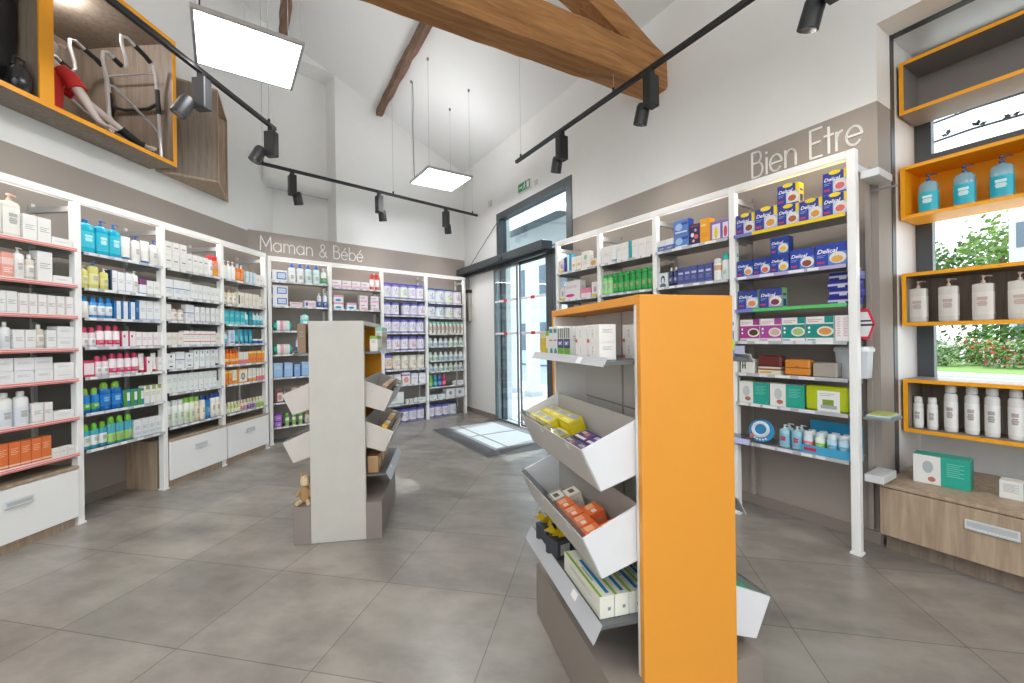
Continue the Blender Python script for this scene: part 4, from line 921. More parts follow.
# ---------------------------------------------------------------- wall shelving
RAIL = mat('#f4f3f1', .35, name='white_metal_frame', var=.01)
TAGW = mat('#f3f3f1', .5); TAG2 = mat('#e5e4ee', .5)
def bay(F, x0, x1, zs, depth, label, right_post=False, lip=None, top=2.385, pd=.05, style='steel', foot=0.0, frame_back=False):
    t = F.empty('shelving_bay', x0, 0, 0, label, 'shelving')
    w = x1-x0; hw = .022
    posts = [0]+([w] if right_post else [])
    for i, px in enumerate(posts):
        m = MB(); m.box(px-hw, px+hw, 0, pd, 0.012, top, RAIL); m.bevel(.003)
        m.box(px-hw-.006, px+hw+.006, -.006, pd+.006, 0, .012, RAIL)
        m.obj('post', t)
        m = MB(); m.box(px-.012, px+.012, depth-.03, depth-.004, .09, top-.05, mat('#d8d6d3' if F is not FR else '#a89e95', .4)); m.obj('wall_upright', t)
    m = MB(); m.box(hw, w-hw, 0, pd, top-.05, top, RAIL); m.bevel(.003); m.obj('top_rail', t)
    m = MB(); m.box(hw+.02, w-hw-.02, pd, pd+.012, top-.045, top-.03, emis('#fff0dc', .4, 'rail_light_strip')); m.obj('light_strip', t)
    for px in posts:
        m = MB(); m.box(px-.015, px+.015, pd, depth, top-.12, top-.08, mat('#c9c9c9', .35, .4)); m.obj('wall_bracket', t)
    for i, z in enumerate(zs):
        m = MB(); c = GREYSHELF
        m.box(hw+.003, w-hw-.003, -.012, depth-.035, z-.008, z, SHELFG if F is not FR else GREYSHELF)
        m.box(hw+.003, hw+.012, .02, depth-.05, z-.035, z-.009, c); m.box(w-hw-.012, w-hw-.003, .02, depth-.05, z-.035, z-.009, c)
        sh = m.obj('shelf', t)
        m = MB()
        st = (lip[i] if lip else None)
        hz = .030 if st == 'red' else .022
        col = {'red': mat('#f4e6e4', .4), 'yellow': mat('#f2d21a', .4), 'violet': mat('#b9b0d6', .4), 'green': mat('#5cc86a', .4)}.get(st, mat('#c4c6ca', .35, .2))
        m.box(hw+.003, w-hw-.003, -.020, -.012, z-.018, z-.018+hz, col)
        if st == 'red':
            m.box(hw+.003, w-hw-.003, -.0225, -.0202, z-.016, z-.008, mat('#e8746a', .45)); m.box(hw+.003, w-hw-.003, -.0225, -.0202, z-.002, z+.004, mat('#ea8a82', .45))
        elif st in ('yellow', 'green'):
            m.box(hw+.003, hw+.13, -.0225, -.0202, z-.018, z+.004, mat('#7a7fc4', .4)); 
        elif st is None or st == 'violet':
            rnd = random.Random(i*7+int(x0*100)); x = hw+.03
            while x < w-hw-.08:
                tw = rnd.choice((.05, .06, .09)); m.box(x, x+tw, -.0222, -.0202, z-.016, z+.003, rnd.choice((TAGW, TAG2))); x += tw+rnd.choice((.02, .05, .09))
        m.obj('price_strip', sh)
    return t
def area_glow(F, x0, x1, y, z, e, tilt=.0):
    ld = bpy.data.lights.new('rail_light', 'AREA'); ld.shape = 'RECTANGLE'; ld.size = x1-x0-.1; ld.size_y = .03; ld.energy = e; ld.color = (1, .93, .85)
    o = bpy.data.objects.new('rail_light', ld); COL.objects.link(o); o.location = F((x0+x1)/2, y, z); o.rotation_euler = (0, 0, F.r)
    o.rotation_euler.rotate_axis('X', tilt)
ZA = [1.985, 1.722, 1.50, 1.269, 1.052, .777, .518]
ZB = [1.978, 1.716, 1.496, 1.278, 1.056, .790, .520]
ZC = [1.978, 1.718, 1.502, 1.281, 1.065, .846, .540]
ZD = [1.978, 1.708, 1.494, 1.281, 1.057, .846, .535]
XL = [-.73, 0, .695, 1.39, 2.09]
bay(FL, XL[0], XL[1], ZA, LY, 'leftmost white shelving bay with red price strips', lip=['red']*7)
bay(FL, XL[1], XL[2], ZB, LY, 'second white left bay, open underneath, blue and pink bottles')
bay(FL, XL[2], XL[3], ZC, LY, 'third white left bay of mostly white cartons')
bay(FL, XL[3], XL[4], ZD, LY, 'fourth white left bay with orange sun care goods', right_post=True)
XF = [.02, .768, 1.533, 2.302, 3.07]
ZF1 = [2.07, 1.752, 1.437, 1.135, .841, .523, .215]
ZF2 = [2.045, 1.743, 1.437, 1.135, .841, .523, .215]
ZF3 = [1.936, 1.68, 1.41, 1.137, .843, .60, .305]
ZF4 = [1.906, 1.662, 1.395, 1.185, .951, .773, .518, .316]
FB = 'white back wall bay '
bay(FF, XF[0], XF[1], ZF1, FY, FB+'next to the corner, blue framed cartons')
bay(FF, XF[1], XF[2], ZF2, FY, FB+'with pink cartons behind the grey stand')
bay(FF, XF[2], XF[3], ZF3, FY, FB+'full of lilac milk tins')
bay(FF, XF[3], XF[4], ZF4, FY, FB+'beside the entrance door wall', right_post=True)
ZR = [2.015, 1.712, 1.48, 1.255, 1.03, .82, .544]
XR = [-2.72, -2.067, -1.395, -.714, 0]
RD = .30
bay(FR, XR[0], XR[1], ZR, RD+.05, 'white right wall bay nearest the entrance door')
bay(FR, XR[1], XR[2], ZR, RD+.04, 'white right wall bay with green shampoo bottles')
bay(FR, XR[2], XR[3], ZR, RD, 'white right wall bay with navy face care cartons')
bay(FR, XR[3], XR[4], ZR, RD-.02, 'nearest white right wall bay with blue meal packs', right_post=True, lip=['yellow', 'violet', 'green', None, None, None, None])
for F, X, dd in ((FL, XL, LY), (FF, XF, FY), (FR, XR, RD)):
    for a, b in zip(X, X[1:]): area_glow(F, a, b, .075, 2.33, 1.1, -.35)

# drawer cabinets under the left bays
def drawer_cab(F, x0, x1, ztop, z0, label, y0=-.015, depth=.38, front=LAC, body=OAK, hx=None, plinth_back=.03, top=True):
    t = F.empty('drawer_cabinet', x0, y0, 0, label, 'cabinet')
    w = x1-x0
    m = MB(); m.box(.0, w, .02, depth, z0, ztop-.022, body); m.box(-.0, w, -.0, depth, ztop-.02, ztop, body); m.obj('carcass', t)
    m = MB(); m.box(.012, w-.012, plinth_back, depth-.03, 0, z0-.002, body); m.obj('plinth', t)
    m = MB(); m.box(.004, w-.004, 0, .018, z0+.004, ztop-.026, front); m.bevel(.002); d = m.obj('drawer', t)
    hx = w/2 if hx is None else hx; hz = z0+(ztop-z0)*.66
    m = MB(); m.box(hx-.075, hx+.075, -.006, -.001, hz-.022, hz+.022, ALU); m.box(hx-.066, hx+.066, -.0075, -.006, hz-.014, hz+.012, mat('#c4c7ca', .3, .1)); m.box(hx-.07, hx+.07, -.014, -.006, hz-.019, hz-.012, ALU)
    m.obj('handle', d)
    return t
drawer_cab(FL, -.728, -.026, .43, .062, 'large white fronted drawer cabinet under red-edged bay')
drawer_cab(FL, .722, 1.41, .436, .065, 'white fronted oak drawer cabinet, third left bay')
drawer_cab(FL, 1.425, 2.10, .436, .065, 'white fronted oak drawer cabinet, fourth left bay')
m = MB(); m.box(0, .025, 0, .30, 0, .43, OAK); m.bevel(.002); o = m.obj('cabinet_side_panel'); FL.place(o, .676, .075, 0); tag(o, 'free oak side panel under the second left bay', 'panel')
m = MB(); m.box(0, 3.05, 0, FY-.03, 0, .012, mat('#8f8f8f', .5)); o = m.obj('shelving_deck'); FF.place(o, .02, .02, 0); tag(o, 'low grey deck under the back wall shelving', 'deck')

# ---------------------------------------------------------------- window shelving and cabinet
def open_box(F, x, y, z, w, d, h, label, inner, th=.022, edge=ORANGE):
    t = F.empty('box_shelf', x, y, z, label, 'shelf')
    m = MB(); m.box(0, w, .003, d, 0, th, inner); m.box(0, w, .003, d, h-th, h, inner); m.box(0, th, .003, d, th, h-th, inner); m.box(w-th, w, .003, d, th, h-th, inner)
    m.obj('box_body', t)
    m = MB(); m.box(0, w, 0, .003, 0, th, edge); m.box(0, w, 0, .003, h-th, h, edge); m.box(0, th, 0, .003, th, h-th, edge); m.box(w-th, w, 0, .003, th, h-th, edge)
    tag(m.obj('front_edging', t), 'orange front edging')
    m = MB(); m.box(th, w-th, d-.01, d-.001, th, h-th, inner); m.obj('back_panel', t)
    return t
GREYIN = mat('#8b827d', .5); WHITEU = mat('#eae2de', .4)
for z, inn, lab in ((2.705, GREYIN, 'empty orange-edged window box shelf, topmost'), (2.032, ORANGE, 'orange window box shelf holding blue bottles'),
                    (1.345, OAKD, 'orange-edged window box shelf holding cream pump bottles'), (.665, OAKD, 'lowest orange-edged window box shelf with spray cans')):
    open_box(FW, .016, .30, z, 1.80, .28, .338, lab, inn)
t = FW.empty('bench_cabinet', .015, -.10, 0, 'long oak drawer bench under the window box shelves', 'cabinet')
m = MB(); m.box(0, 1.85, 0, .73, .388, .41, OAK); m.bevel(.002); m.obj('bench_top', t)
m = MB(); m.box(.0, 1.85, .02, .7, .10, .386, OAK); m.obj('carcass', t)
m = MB(); m.box(.01, 1.84, .07, .6, 0, .098, OAKD); m.obj('plinth', t)
for i, (a, b) in enumerate(((.003, .90), (.904, 1.847))):
    m = MB(); m.box(a, b, 0, .018, .103, .382, OAK); m.bevel(.002); d = m.obj('drawer', t)
    m = MB(); hx = a+.45; m.box(hx-.095, hx+.095, -.005, -.001, .27, .32, ALU); m.box(hx-.087, hx+.087, -.0065, -.005, .283, .312, mat('#c4c7ca', .3, .1)); m.box(hx-.09, hx+.09, -.016, -.005, .272, .280, ALU); m.obj('handle', d)
Db('win_blue', .095, .255, .06, 'big blue gel pump bottle on orange shelf', '#9fd0e2', '#1c4f8f', (.12, .66, '#1fb4cc'), kind='pump', name='pump_bottle', e=2.8, rough=.1, cf=.17, stripe='#d6f2f6', trans=.35, shoulder=.16)
Db('win_cream', .085, .265, .055, 'square cream pump bottle', '#e2dbd2', '#e9c4b6', (.15, .75, '#e6dfd7'), kind='pump', name='pump_bottle', e=9, cf=.17, shoulder=.04, stripe='#c9b3a8', neck=.3)
Db('win_can_s', .05, .20, .048, 'shorter white spray can', '#ece9e7', '#e9e6e4', (.1, .75, '#f1efed'), kind='flip', name='spray_can', cf=.16, stripe='#b8aaa6')
Db('win_can', .062, .285, .058, 'tall white spray can', '#ece9e7', '#e9e6e4', (.1, .75, '#f1efed'), kind='flip', name='spray_can', cf=.14, stripe='#b8aaa6')
Dc('win_device', .235, .165, .12, 'white and teal device box on oak bench', '#f0edea', [('r', .5, 1, 0, 1, '#2cab96'), ('e', .27, .6, .1, .22, '#b9bfc2'), ('e', .34, .18, .07, .09, '#b5735a'), ('l', .6, .9, .8, 7, '#7fd6c4')], side=[('b', 0, 1, '#22a08c')], top='#2fae98')
Dc('win_small', .14, .095, .08, 'small white and teal box on bench', '#eceae6', [('r', .6, 1, 0, 1, '#2cab96'), ('l', .1, .5, .8, 7, '#9a9a9a')], side=[('b', 0, 1, '#22a08c')])
def at(F, key, x, y, z, label, rz=0, group=None):
    return put(key, F.M @ Matrix.Translation((x, y, z)) @ Matrix.Rotation(rz, 4, 'Z'), label, group)
for i, x in enumerate((.125, .285, .435, .60, .76)):
    at(FW, 'win_blue', x, .37, 2.055, ['first', 'second', 'third', 'fourth', 'fifth'][i]+' big blue gel pump bottle from left, orange window shelf')
for i, x in enumerate((.075, .215, .36, .50, .645)):
    at(FW, 'win_cream', x, .35, 1.368, ['first', 'second', 'third', 'fourth', 'fifth'][i]+' square cream pump bottle from left, window shelf')
for i, (x, k) in enumerate(((.066, 'win_can_s'), (.133, 'win_can_s'), (.215, 'win_can'), (.305, 'win_can'), (.387, 'win_can'), (.477, 'win_can'), (.57, 'win_can'))):
    at(FW, k, x, .36, .688, ORD[i]+(' can from left, short and white, lowest window shelf' if i < 2 else ' can from left, tall and white, lowest window shelf'))
at(FW, 'win_device', .235, .10, .411, 'white and teal device box standing on oak window bench', .1)
at(FW, 'win_small', .525, .13, .411, 'small white and teal box at bench right end', .05)

# ---------------------------------------------------------------- filled shelves
LB = ['leftmost bay', 'second left bay', 'third left bay', 'fourth left bay']
fill(FL, -.73, 0, ZA, ['cream_pump*3 cream_pump2 white_tall*2 white_low', 'white_big white_pump*3 coral_box white_pump beige_bot white_big white_low',
     'white_mid*6 white_mid_b*6', 'white_low2*2^2 white_bot*2 white_mid*2 beige_bot white_mid white_low2*1^2', 'white_low2*5^2 white_low^2',
     'white_bot_l*5 white_mid white_mid_b white_low*1', 'orange_ctn*9 tiny_white*3'], LB[0])
# things seen behind the front row of the leftmost bay
for k, x, y, z, lab in (('blue_flat', -.12, .11, ZA[0], 'sky blue carton behind low white cartons, leftmost bay top'), ('dark_box', -.09, .12, ZA[1], 'dark grey carton, second shelf right end, leftmost bay'),
                        ('blue_mini', -.16, .13, ZA[5]+.0, 'small blue green bottle behind cartons, sixth shelf, leftmost bay'), ('blue_mini', -.10, .13, ZA[5], 'rightmost small blue green bottle, sixth shelf, leftmost bay')):
    at(FL, k, x, y, z+.001, lab)
fill(FL, 0, .695, ZB, ['aqua_big aqua_pump*2 white_tube_b white_bluecap white_tube_b white_bluecap', 'yellow_oil yellow_big yellow_oil navy_edge white_pale*2 white_pump purple_top white_mid*2',
     'dome_blue_white dome_blue_blue*3 blue_edge*3 blue_slim white_pale*3', 'pink_dome*2 pink_label*3 pink_ctn*2 pink_row*5', 'pink_square pink_dome*2 pink_label*4 pink_tube*1 pink_ctn*1 pink_tube*1 pink_row*1',
     'blue_green*2 blue_green_l*2 green_ctn*3 olive_ctn*3', 'teal_dome*3 teal_dome_l*3 grey_ctn*4'], LB[1])
fill(FL, .695, 1.39, ZC, ['soft_white^2 soft_white^2 soft_white^2 soft_white_t*4 red_cap amber_red', 'wide_white*3 slim_white*5 white_mid*2', 'slim_white rose_jarbot*2 wide_white slim_white*5',
     'cream_low*3 redline*6 cream_low', 'clinic wide_white*1 clinic teal_drop*4 white_tube_n*1', 'green_speck*10 tiny_white', 'shampoo_w*3 shampoo_g*2 shampoo_b shampoo_n*1 shampoo_blue*1 shampoo_n*2'], LB[2])
fill(FL, 1.39, 2.09, ZD, ['white_pump_s*3 orange_pump*2 paleblue_ctn*3 pinkish_ctn*2', 'brown_cream*3 sepia_ctn cream_set*2 brown_cream', 'turq_ctn*4 turq_bot teal_dk turq_bot*3',
     'turq_bot swirl_ctn turq_tube*4 blue_jar*2', 'sun_orange*5 sun_white*4 sun_carton*6', 'sun_carton*2 sun_mid sun_big sun_mid*2 sun_white*3',
     'mini_yellow*5 mini_pink*2 mini_purple*3 mini_lime*3'], LB[3])
BK = ['corner back bay', 'hidden back bay', 'milk tin bay', 'door-side back bay']
fill(FF, XF[0], XF[1], ZF1, ['blue_frame blue_neck*2 blue_neck_g*2 green_white', 'blue_frame^2 pink_flat pink_flat_b blue_spray*2', 'wipes _.06 aqua_baby _.2', 'wipes blue_spray _.3',
     'mauve_blue*2 mauve_blue2 mauve_blue bluewhite*3', 'rosewood beige_baby*3 rosewood*2', 'violet_tin^2 lime_mini*3 beige_baby white_tub*2'], BK[0])
fill(FF, XF[1], XF[2], ZF2, ['pink_soft*4 red_tops*2', 'pink_blue^2 pink_blue pink_soft^2 pink_soft^2', 'white_teeth*2 teal_low*3', 'white_low2*4', 'care_flat*4', 'milk_ctn*4', 'milk_ctn*4'], BK[1])
fill(FF, XF[2], XF[3], ZF3, ['milk_tin*2 milk_green milk_tin*2', 'milk_tin*2 _.05 milk_tin*1 milk_tin milk_rose*1', 'milk_tin*5', 'milk_tin*1 milk_rose*1 milk_tin*1 milk_rose*1 milk_tin', 'milk_box_lid milk_cream*4',
     'milk_ctn*2 milk_ctn_r milk_ctn*2', 'kit_white _.02 tiny_white*3 care_flat'], BK[2])
fill(FF, XF[3], XF[4], ZF4, ['milk_blue*2 milk_lime milk_plum', 'milk_blue*2 milk_lime milk_plum', 'small_bot_ctn*9', 'small_jar*4 small_jar_g*3', 'small_jar_g*3 small_jar*4', 'small_jar*2 small_jar_g*4 small_jar',
     'toy_green toy_teal toy_blue toy_pink _.1 tiny_white care_flat', 'care_flat*2 care_box*2'], BK[3])
shelf_row(FF, XF[2]+.03, XF[3]-.03, .013, 'milk_tin*5', 'floor row, milk tin bay', y=.03)
shelf_row(FF, XF[3]+.03, XF[4]-.15, .013, 'milk_tin*3 milk_blue', 'floor row, bay near door', y=.03)
RB = ['farthest right bay', 'shampoo right bay', 'third right bay', 'nearest right bay']
fill(FR, XR[0], XR[1], ZR[:2], ['r_pastel r_navy r_cyan r_orange*2 r_leaf r_feet', 'r_pastel r_pinkswoosh r_pinkpk r_pastel'], RB[0])
fill(FR, XR[1], XR[2], ZR[:2], ['r_white_w r_slimblue r_white*2 r_teal r_white*2 r_white_n', 'green_pale*2 green_deep*7'], RB[1])
fill(FR, XR[2], XR[3], ZR[:2], ['r_tubwhite*2 r_oralblue^2 r_navyfruit r_yellow r_kids r_kidsred', 'r_portrait r_navybot*2 r_navyctn*5 r_spray_w r_spray*2'], RB[2])
fill(FR, XR[3], XR[4], ZR[:2], ['del_pl del_w del_a^2 del_b del_c^2', 'del_d del_e del_y^2 del_bar del_bisc'], RB[3])
shelf_row(FR, XR[3]+.03, XR[3]+.33, ZR[2], 'del_ga del_gb', 'third shelf, nearest right bay')
for i in range(4): at(FR, 'del_flat', -.075+.008*(i % 2), .075, ZR[2]+.001+i*.0495, ['lowest', 'second lowest', 'second highest', 'topmost'][i]+' flat blue supplement box, stack on third right shelf')
shelf_row(FR, XR[3]+.04, -.03, ZR[3], 'meal_mag meal_lil meal_teal meal_teal2 r_code', 'nearest right bay', fill=False)
for k, x, z, lab in (('letter_ctn', -.62, 0, 'cream carton with green strokes, fifth shelf, nearest right bay'), ('book_box', -.475, 0, 'flat cream label box under wine leather case'),
                     ('wine_case', -.475, .052, 'dark wine leather case lying on label box'), ('tan_case', -.305, 0, 'tan orange leather case, fifth shelf of nearest right bay'), ('greige_case', -.15, 0, 'greige case right of the tan leather case')):
    at(FR, k, x, .012, ZR[4]+.001+z, lab)
shelf_row(FR, XR[3]+.03, -.03, ZR[5], 'aircast*2 lime_case', 'sixth shelf, nearest right bay')
t = FR.empty('plastic_tub', -.085, .09, ZR[4]+.001, 'translucent white lidded tub at right bay outer end', 'tub')
m = MB(); TUBM = mat('#dfe4ea', .3, trans=.2); m.lathe([(.9, 0), (1, .16)], TUBM, 0, .06, .085, .06, 16, 6, mx=Matrix.Translation((.04, 0, 0))); m.obj('tub_body', t)
m = MB(); m.lathe([(1.08, .158), (1.1, .175), (1.0, .19)], mat('#e9ecef', .3), 0, .06, .085, .06, 16, 6, mx=Matrix.Translation((.04, 0, 0))); m.obj('lid', t)
# gels on the lowest right shelf, with the ring toy pack
for r_ in range(2):
    for i, (k, x) in enumerate((('gel_big', -.40), ('gel_big', -.325))):
        at(FR, k, x, .03+r_*.065, ZR[6]+.001, '%s clear blue hand gel pump bottle, %s row, lowest right shelf' % (['left', 'right'][i], ['front', 'rear'][r_]))
    for i, (k, x) in enumerate((('gel_pink', -.255), ('gel_green', -.19), ('gel_blue', -.125), ('gel_blue', -.065))):
        at(FR, k, x, .02+r_*.055, ZR[6]+.012, '%s hand gel, %s row, in blue tray, lowest right shelf' % (['pink', 'green', 'left blue', 'right blue'][i], ['front', 'rear'][r_]))
m = MB(); TR = mat('#4aa9d2', .4)
m.box(0, .28, 0, .15, 0, .008, TR); m.box(0, .28, 0, .004, .008, .05, TR); m.box(0, .004, .004, .15, .008, .05, TR); m.box(.276, .28, .004, .15, .008, .05, TR); m.box(0, .28, .148, .152, .008, .19, mat('#2f9ccb', .4))
m.box(.02, .09, -.002, -.0005, .015, .035, mat('#c8344c', .4))
o = m.obj('display_tray'); FR.place(o, -.29, .012, ZR[6]+.001); tag(o, 'blue card tray holding the hand gels, lowest right shelf', 'tray')
for i, (x, y) in enumerate(((-.012, -.0), (.0, .055), (.035, .02))):
    at(FR, 'gel_slim', -.0 + x - .03+.0, .19+y*.4, ZR[6]+.001, ['left', 'middle', 'right'][i]+' slim turquoise gel bottle behind tray end') if i == 0 else None
t = FR.empty('ring_toy_pack', -.545, .03, ZR[6]+.001, 'round blue card pack with teething ring, lowest right shelf', 'toy pack')
m = MB(); M = Matrix.Translation((0, .01, .085)) @ Matrix.Rotation(-.25, 4, 'X') @ Matrix.Rotation(PI/2, 4, 'X')
ring = [(.085*math.cos(a), .078*math.sin(a)) for a in [2*PI*i/24 for i in range(24)]]; m.prism(ring, -.004, .004, mat('#2d93c8', .4), M); m.obj('backing_card', t)
m = MB(); m.tube([tuple(M @ Vector((.05*math.cos(a), .008+.046*math.sin(a), .014))) for a in [2*PI*i/20 for i in range(20)]], .012, mat('#dfe9ee', .3), 8, closed=True); m.obj('teething_ring', t)
m = MB(); m.lathe([(.016, 0), (.016, .006)], mat('#ec8a8c', .4), 0, 0, n=12, mx=M @ Matrix.Translation((-.055, -.045, .004)))
for a in (-.9, -.6, -.3, 0, .3, .6): m.lathe([(.007, 0), (.007, .003)], mat('#f4f6f8', .4), 0, 0, n=8, mx=M @ Matrix.Translation((.066*math.sin(a), -.062*math.cos(a), .004)))
m.obj('printed_dots', t)
m = MB(); m.tube([(-.2, 0, 0), (-.2, 0, .5)], .001, DARK)
m.bm.free()
# acrylic holders and leaflets of the nearest right bay
t = FR.empty('label_holder', -.655, -.03, ZR[3]-.10, 'clear acrylic price label holder on nearest right bay', 'label holder')
m = MB(); m.box(-.05, .05, 0, .004, 0, .085, ACRY); m.obj('holder', t); m = MB(); m.box(-.035, .04, -.003, -.001, .01, .07, mat('#c3c3e4', .5)); m.obj('printed_card', t)
t = FR.empty('label_holder', -.66, -.06, ZR[6]-.02, 'clear acrylic label holder at lowest right shelf left end', 'label holder')
m = MB(); M = Matrix.Rotation(-.6, 4, 'X'); m.box(-.06, .09, 0, .004, 0, .085, ACRY, M); m.obj('holder', t); m = MB(); m.box(-.045, .075, -.003, -.001, .01, .05, mat('#b3b3dc', .5), M); m.obj('printed_card', t)
t = FR.empty('red_sign', .018, .10, 1.285, 'red and white hexagonal hanging label right of nearest bay', 'sign')
hexp = [(.058*math.cos(a), .105*math.sin(a)) for a in [PI*i/3 for i in range(6)]]
MX = Matrix.Translation((0, 0, .07)) @ Matrix.Rotation(PI/2, 4, 'X')
m = MB(); m.prism(hexp, -.004, .004, mat('#d42a4a', .4), MX); m.obj('plate', t)
m = MB(); m.prism([(x*.8, y*.8) for x, y in hexp], .0042, .0055, mat('#f0eeee', .4), MX); m.box(-.05, .055, -.0075, -.0056, .06, .072, mat('#3a3a40', .5)); m.box(-.03, .04, -.0075, -.0056, .085, .095, mat('#3a3a40', .5)); m.obj('white_field', t)
t = FR.empty('leaflet_shelf', .03, .04, ZR[5]-.02, 'small end shelf with pale papers right of nearest bay', 'shelf')
m = MB(); m.box(0, .13, 0, .2, 0, .012, GREYSHELF); m.obj('shelf_board', t)
m = MB(); 
for i, c in enumerate(('#8fb8d8', '#e9e6dc', '#b8c46a')): m.box(.01+.004*i, .12-.003*i, .01+.004*i, .18-.006*i, .013+i*.007, .019+i*.007, mat(c, .5))
m.obj('papers', t)
for z, l_ in ((2.21, 'upper'), (.43, 'lower')):
    t = FR.empty('side_bracket', .025, .06, z, l_+' silver wall bracket right of nearest right bay', 'bracket')
    m = MB(); m.box(0, .09, .0, .22, 0, .045, ALU); m.bevel(.003); m.obj('arm', t)
    m = MB(); m.box(-.0, .12, .19, .2, -.04, -.03, mat('#8c8e90', .4)); m.obj('pin', t)
# ---------------------------------------------------------------- the two free-standing gondolas
GL_, GW, GH, PLZ = .78, .34, 1.43, .24     # length, width, height, plinth height
WIN = mat('#e9e5e0', .45, name='warm_white_laminate', var=.01); GREYW = mat('#b7b3ac', .5); FROST = mat('#cfccc6', .35, name='frosted_bin_front', var=.05)
def bin_poly(side):
    # section of a tilted bin in (outward, z) from the panel edge
    return side
def gondola(F, label, near_mat, far_mat, side_cfg, top_mat, clear):
    BINM = mat('#e4e4e6', .4, name='white_bin_laminate') if clear else mat('#cdc5bd', .45, name='greige_bin_laminate')
    """F: x across to the right, y away along the length, origin the near left foot of the end panel"""
    t = F.empty('gondola', 0, 0, 0, label, 'display stand')
    for nm, y0, y1, mm in (('end_panel', 0, .022, near_mat), ('end_panel', GL_-.022, GL_, far_mat)):
        m = MB(); m.box(0, GW, y0, y1, .001, GH, mm); m.bevel(.0015)
        e = m.obj(nm, t)
        yy = (y1, y1+.016) if y0 == 0 else (y0-.016, y0)
        m = MB(); m.box(.002, GW-.002, yy[0]+.0005, yy[1], PLZ, GH-.03, WIN if near_mat is ORANGEP else (ORANGE if y0 else WIN)); m.obj('lining', e)
    m = MB(); m.box(0, GW, .0225, GL_-.0225, GH-.028, GH, top_mat); m.bevel(.001); m.obj('top_board', t)
    m = MB(); m.box(GW/2-.012, GW/2+.012, .039, GL_-.039, PLZ+.001, GH-.029, WIN); m.box(GW/2-.014, GW/2+.014, .05, .06, PLZ+.001, GH-.03, GREYW); m.box(GW/2-.014, GW/2+.014, GL_/2-.005, GL_/2+.005, PLZ+.001, GH-.03, GREYW)
    m.box(GW/2-.013, GW/2+.013, .06, GL_-.04, 1.02, 1.026, GREYW)
    m.obj('spine_panel', t)
    m = MB(); m.box(-.103, GW+.10, .0225, GL_-.025, 0, PLZ, TAUPEL); m.box(-.103, -.001, .001, .0225, 0, PLZ, TAUPEL); m.box(GW+.001, GW+.10, .001, .0225, 0, PLZ, TAUPEL); m.obj('plinth', t)
    for sgn, cfg in side_cfg:
        def X(o_): return -o_ if sgn < 0 else GW+o_
        for kind, z in cfg:
            if kind in ('shelf', 'narrow'):
                ow = (.10 if z > 1 else .13) if kind == 'shelf' else .045
                m = MB(); a, b = (X(ow), GW/2-.014) if sgn < 0 else (GW/2+.014, X(ow))
                m.box(a, b, .042, GL_-.042, z-.012, z, mat('#6a6c6e', .4, .3)); s_ = m.obj('shelf', t)
                m = MB(); xo = X(ow)
                M = Matrix.Translation((xo, 0, z)) @ Matrix.Rotation(-sgn*.5, 4, 'Y')
                lh = -.05 if z < 1 else -.02
                m.box(0, sgn*.003, .03, GL_-.03, lh, .012, mat('#c6c8cc', .3, .2), M); m.box(sgn*.0032, sgn*.004, .2, .24, -.018, .006, TAGW, M); m.obj('price_lip', s_)
            else:
                # bin: back bottom (out .02, z), front bottom (.12, z-.037), front top (.18, z+.095), back top (.02, z+.17)
                B = [(-.015, z+.006), (.117, z-.036), (.178, z+.095), (-.015, z+.178)]
                m = MB(); th = .008
                for y0 in (.042, GL_-.05):
                    P = [Vector((X(a), y0, c)) for a, c in B]; Q = [p+Vector((0, th, 0)) for p in P]
                    vs = [m.bm.verts.new(p) for p in P+Q]; k = m.mi(BINM)
                    for q in ((0, 1, 2, 3), (7, 6, 5, 4), (0, 4, 5, 1), (1, 5, 6, 2), (2, 6, 7, 3), (3, 7, 4, 0)):
                        f = m.bm.faces.new([vs[i] for i in q]); f.material_index = k
                def slab(a, b, nrm, th_, mm, y0=.05, y1=GL_-.05):
                    a = Vector((X(a[0]), 0, a[1])); b = Vector((X(b[0]), 0, b[1])); d = (b-a).normalized(); n_ = Vector((-d.z, 0, d.x))*th_*nrm
                    pts = [a, b, b+n_, a+n_]
                    vs = [m.bm.verts.new(p+Vector((0, yy, 0))) for yy in (y0, y1) for p in pts]; k = m.mi(mm)
                    for q in ((0, 1, 2, 3), (7, 6, 5, 4), (0, 4, 5, 1), (1, 5, 6, 2), (2, 6, 7, 3), (3, 7, 4, 0)):
                        f = m.bm.faces.new([vs[i] for i in q]); f.material_index = k
                slab(B[0], B[1], 1, .006, GREYW); slab(B[0], B[3], 1, .006, GREYW)
                b_ = m.obj('tilted_bin', t)
                m = MB(); slab(B[1], (B[2][0], B[2][1]), 1, .003, FROST); slab((B[2][0], B[2][1]), (B[2][0]-.012, B[2][1]+.016), 1, .003, ACRY)
                m.obj('bin_front', b_)
                m = MB()
                d = Vector((B[2][0]-B[1][0], B[2][1]-B[1][1])).normalized(); c = Vector(B[1])+d*.115
                for yc in (.15, .42, .66):
                    P = [(X(c.x+.0045), yc, c.y), (X(c.x+.0045), yc+.035, c.y), (X(c.x+d.x*.022+.0045), yc+.035, c.y+d.y*.022), (X(c.x+d.x*.022+.0045), yc, c.y+d.y*.022)]
                    m.face(P, TAGW)
                m.obj('price_label', b_)
    return t
def Gframe(px, py, az):   # y axis along azimuth az
    return Frame((px, py), -az)
FG = Gframe(.3914, 1.2896, -14.7)
FM = Gframe(-1.3065, 2.7094, -9.0)
gondola(FG, 'near display stand with tall orange end panel', ORANGEP, ORANGEP, ((-1, (('shelf', 1.225), ('bin', .862), ('bin', .592), ('shelf', .41))), (1, (('shelf', 1.225), ('narrow', .74), ('bin', .298)))), ORANGEP, True)
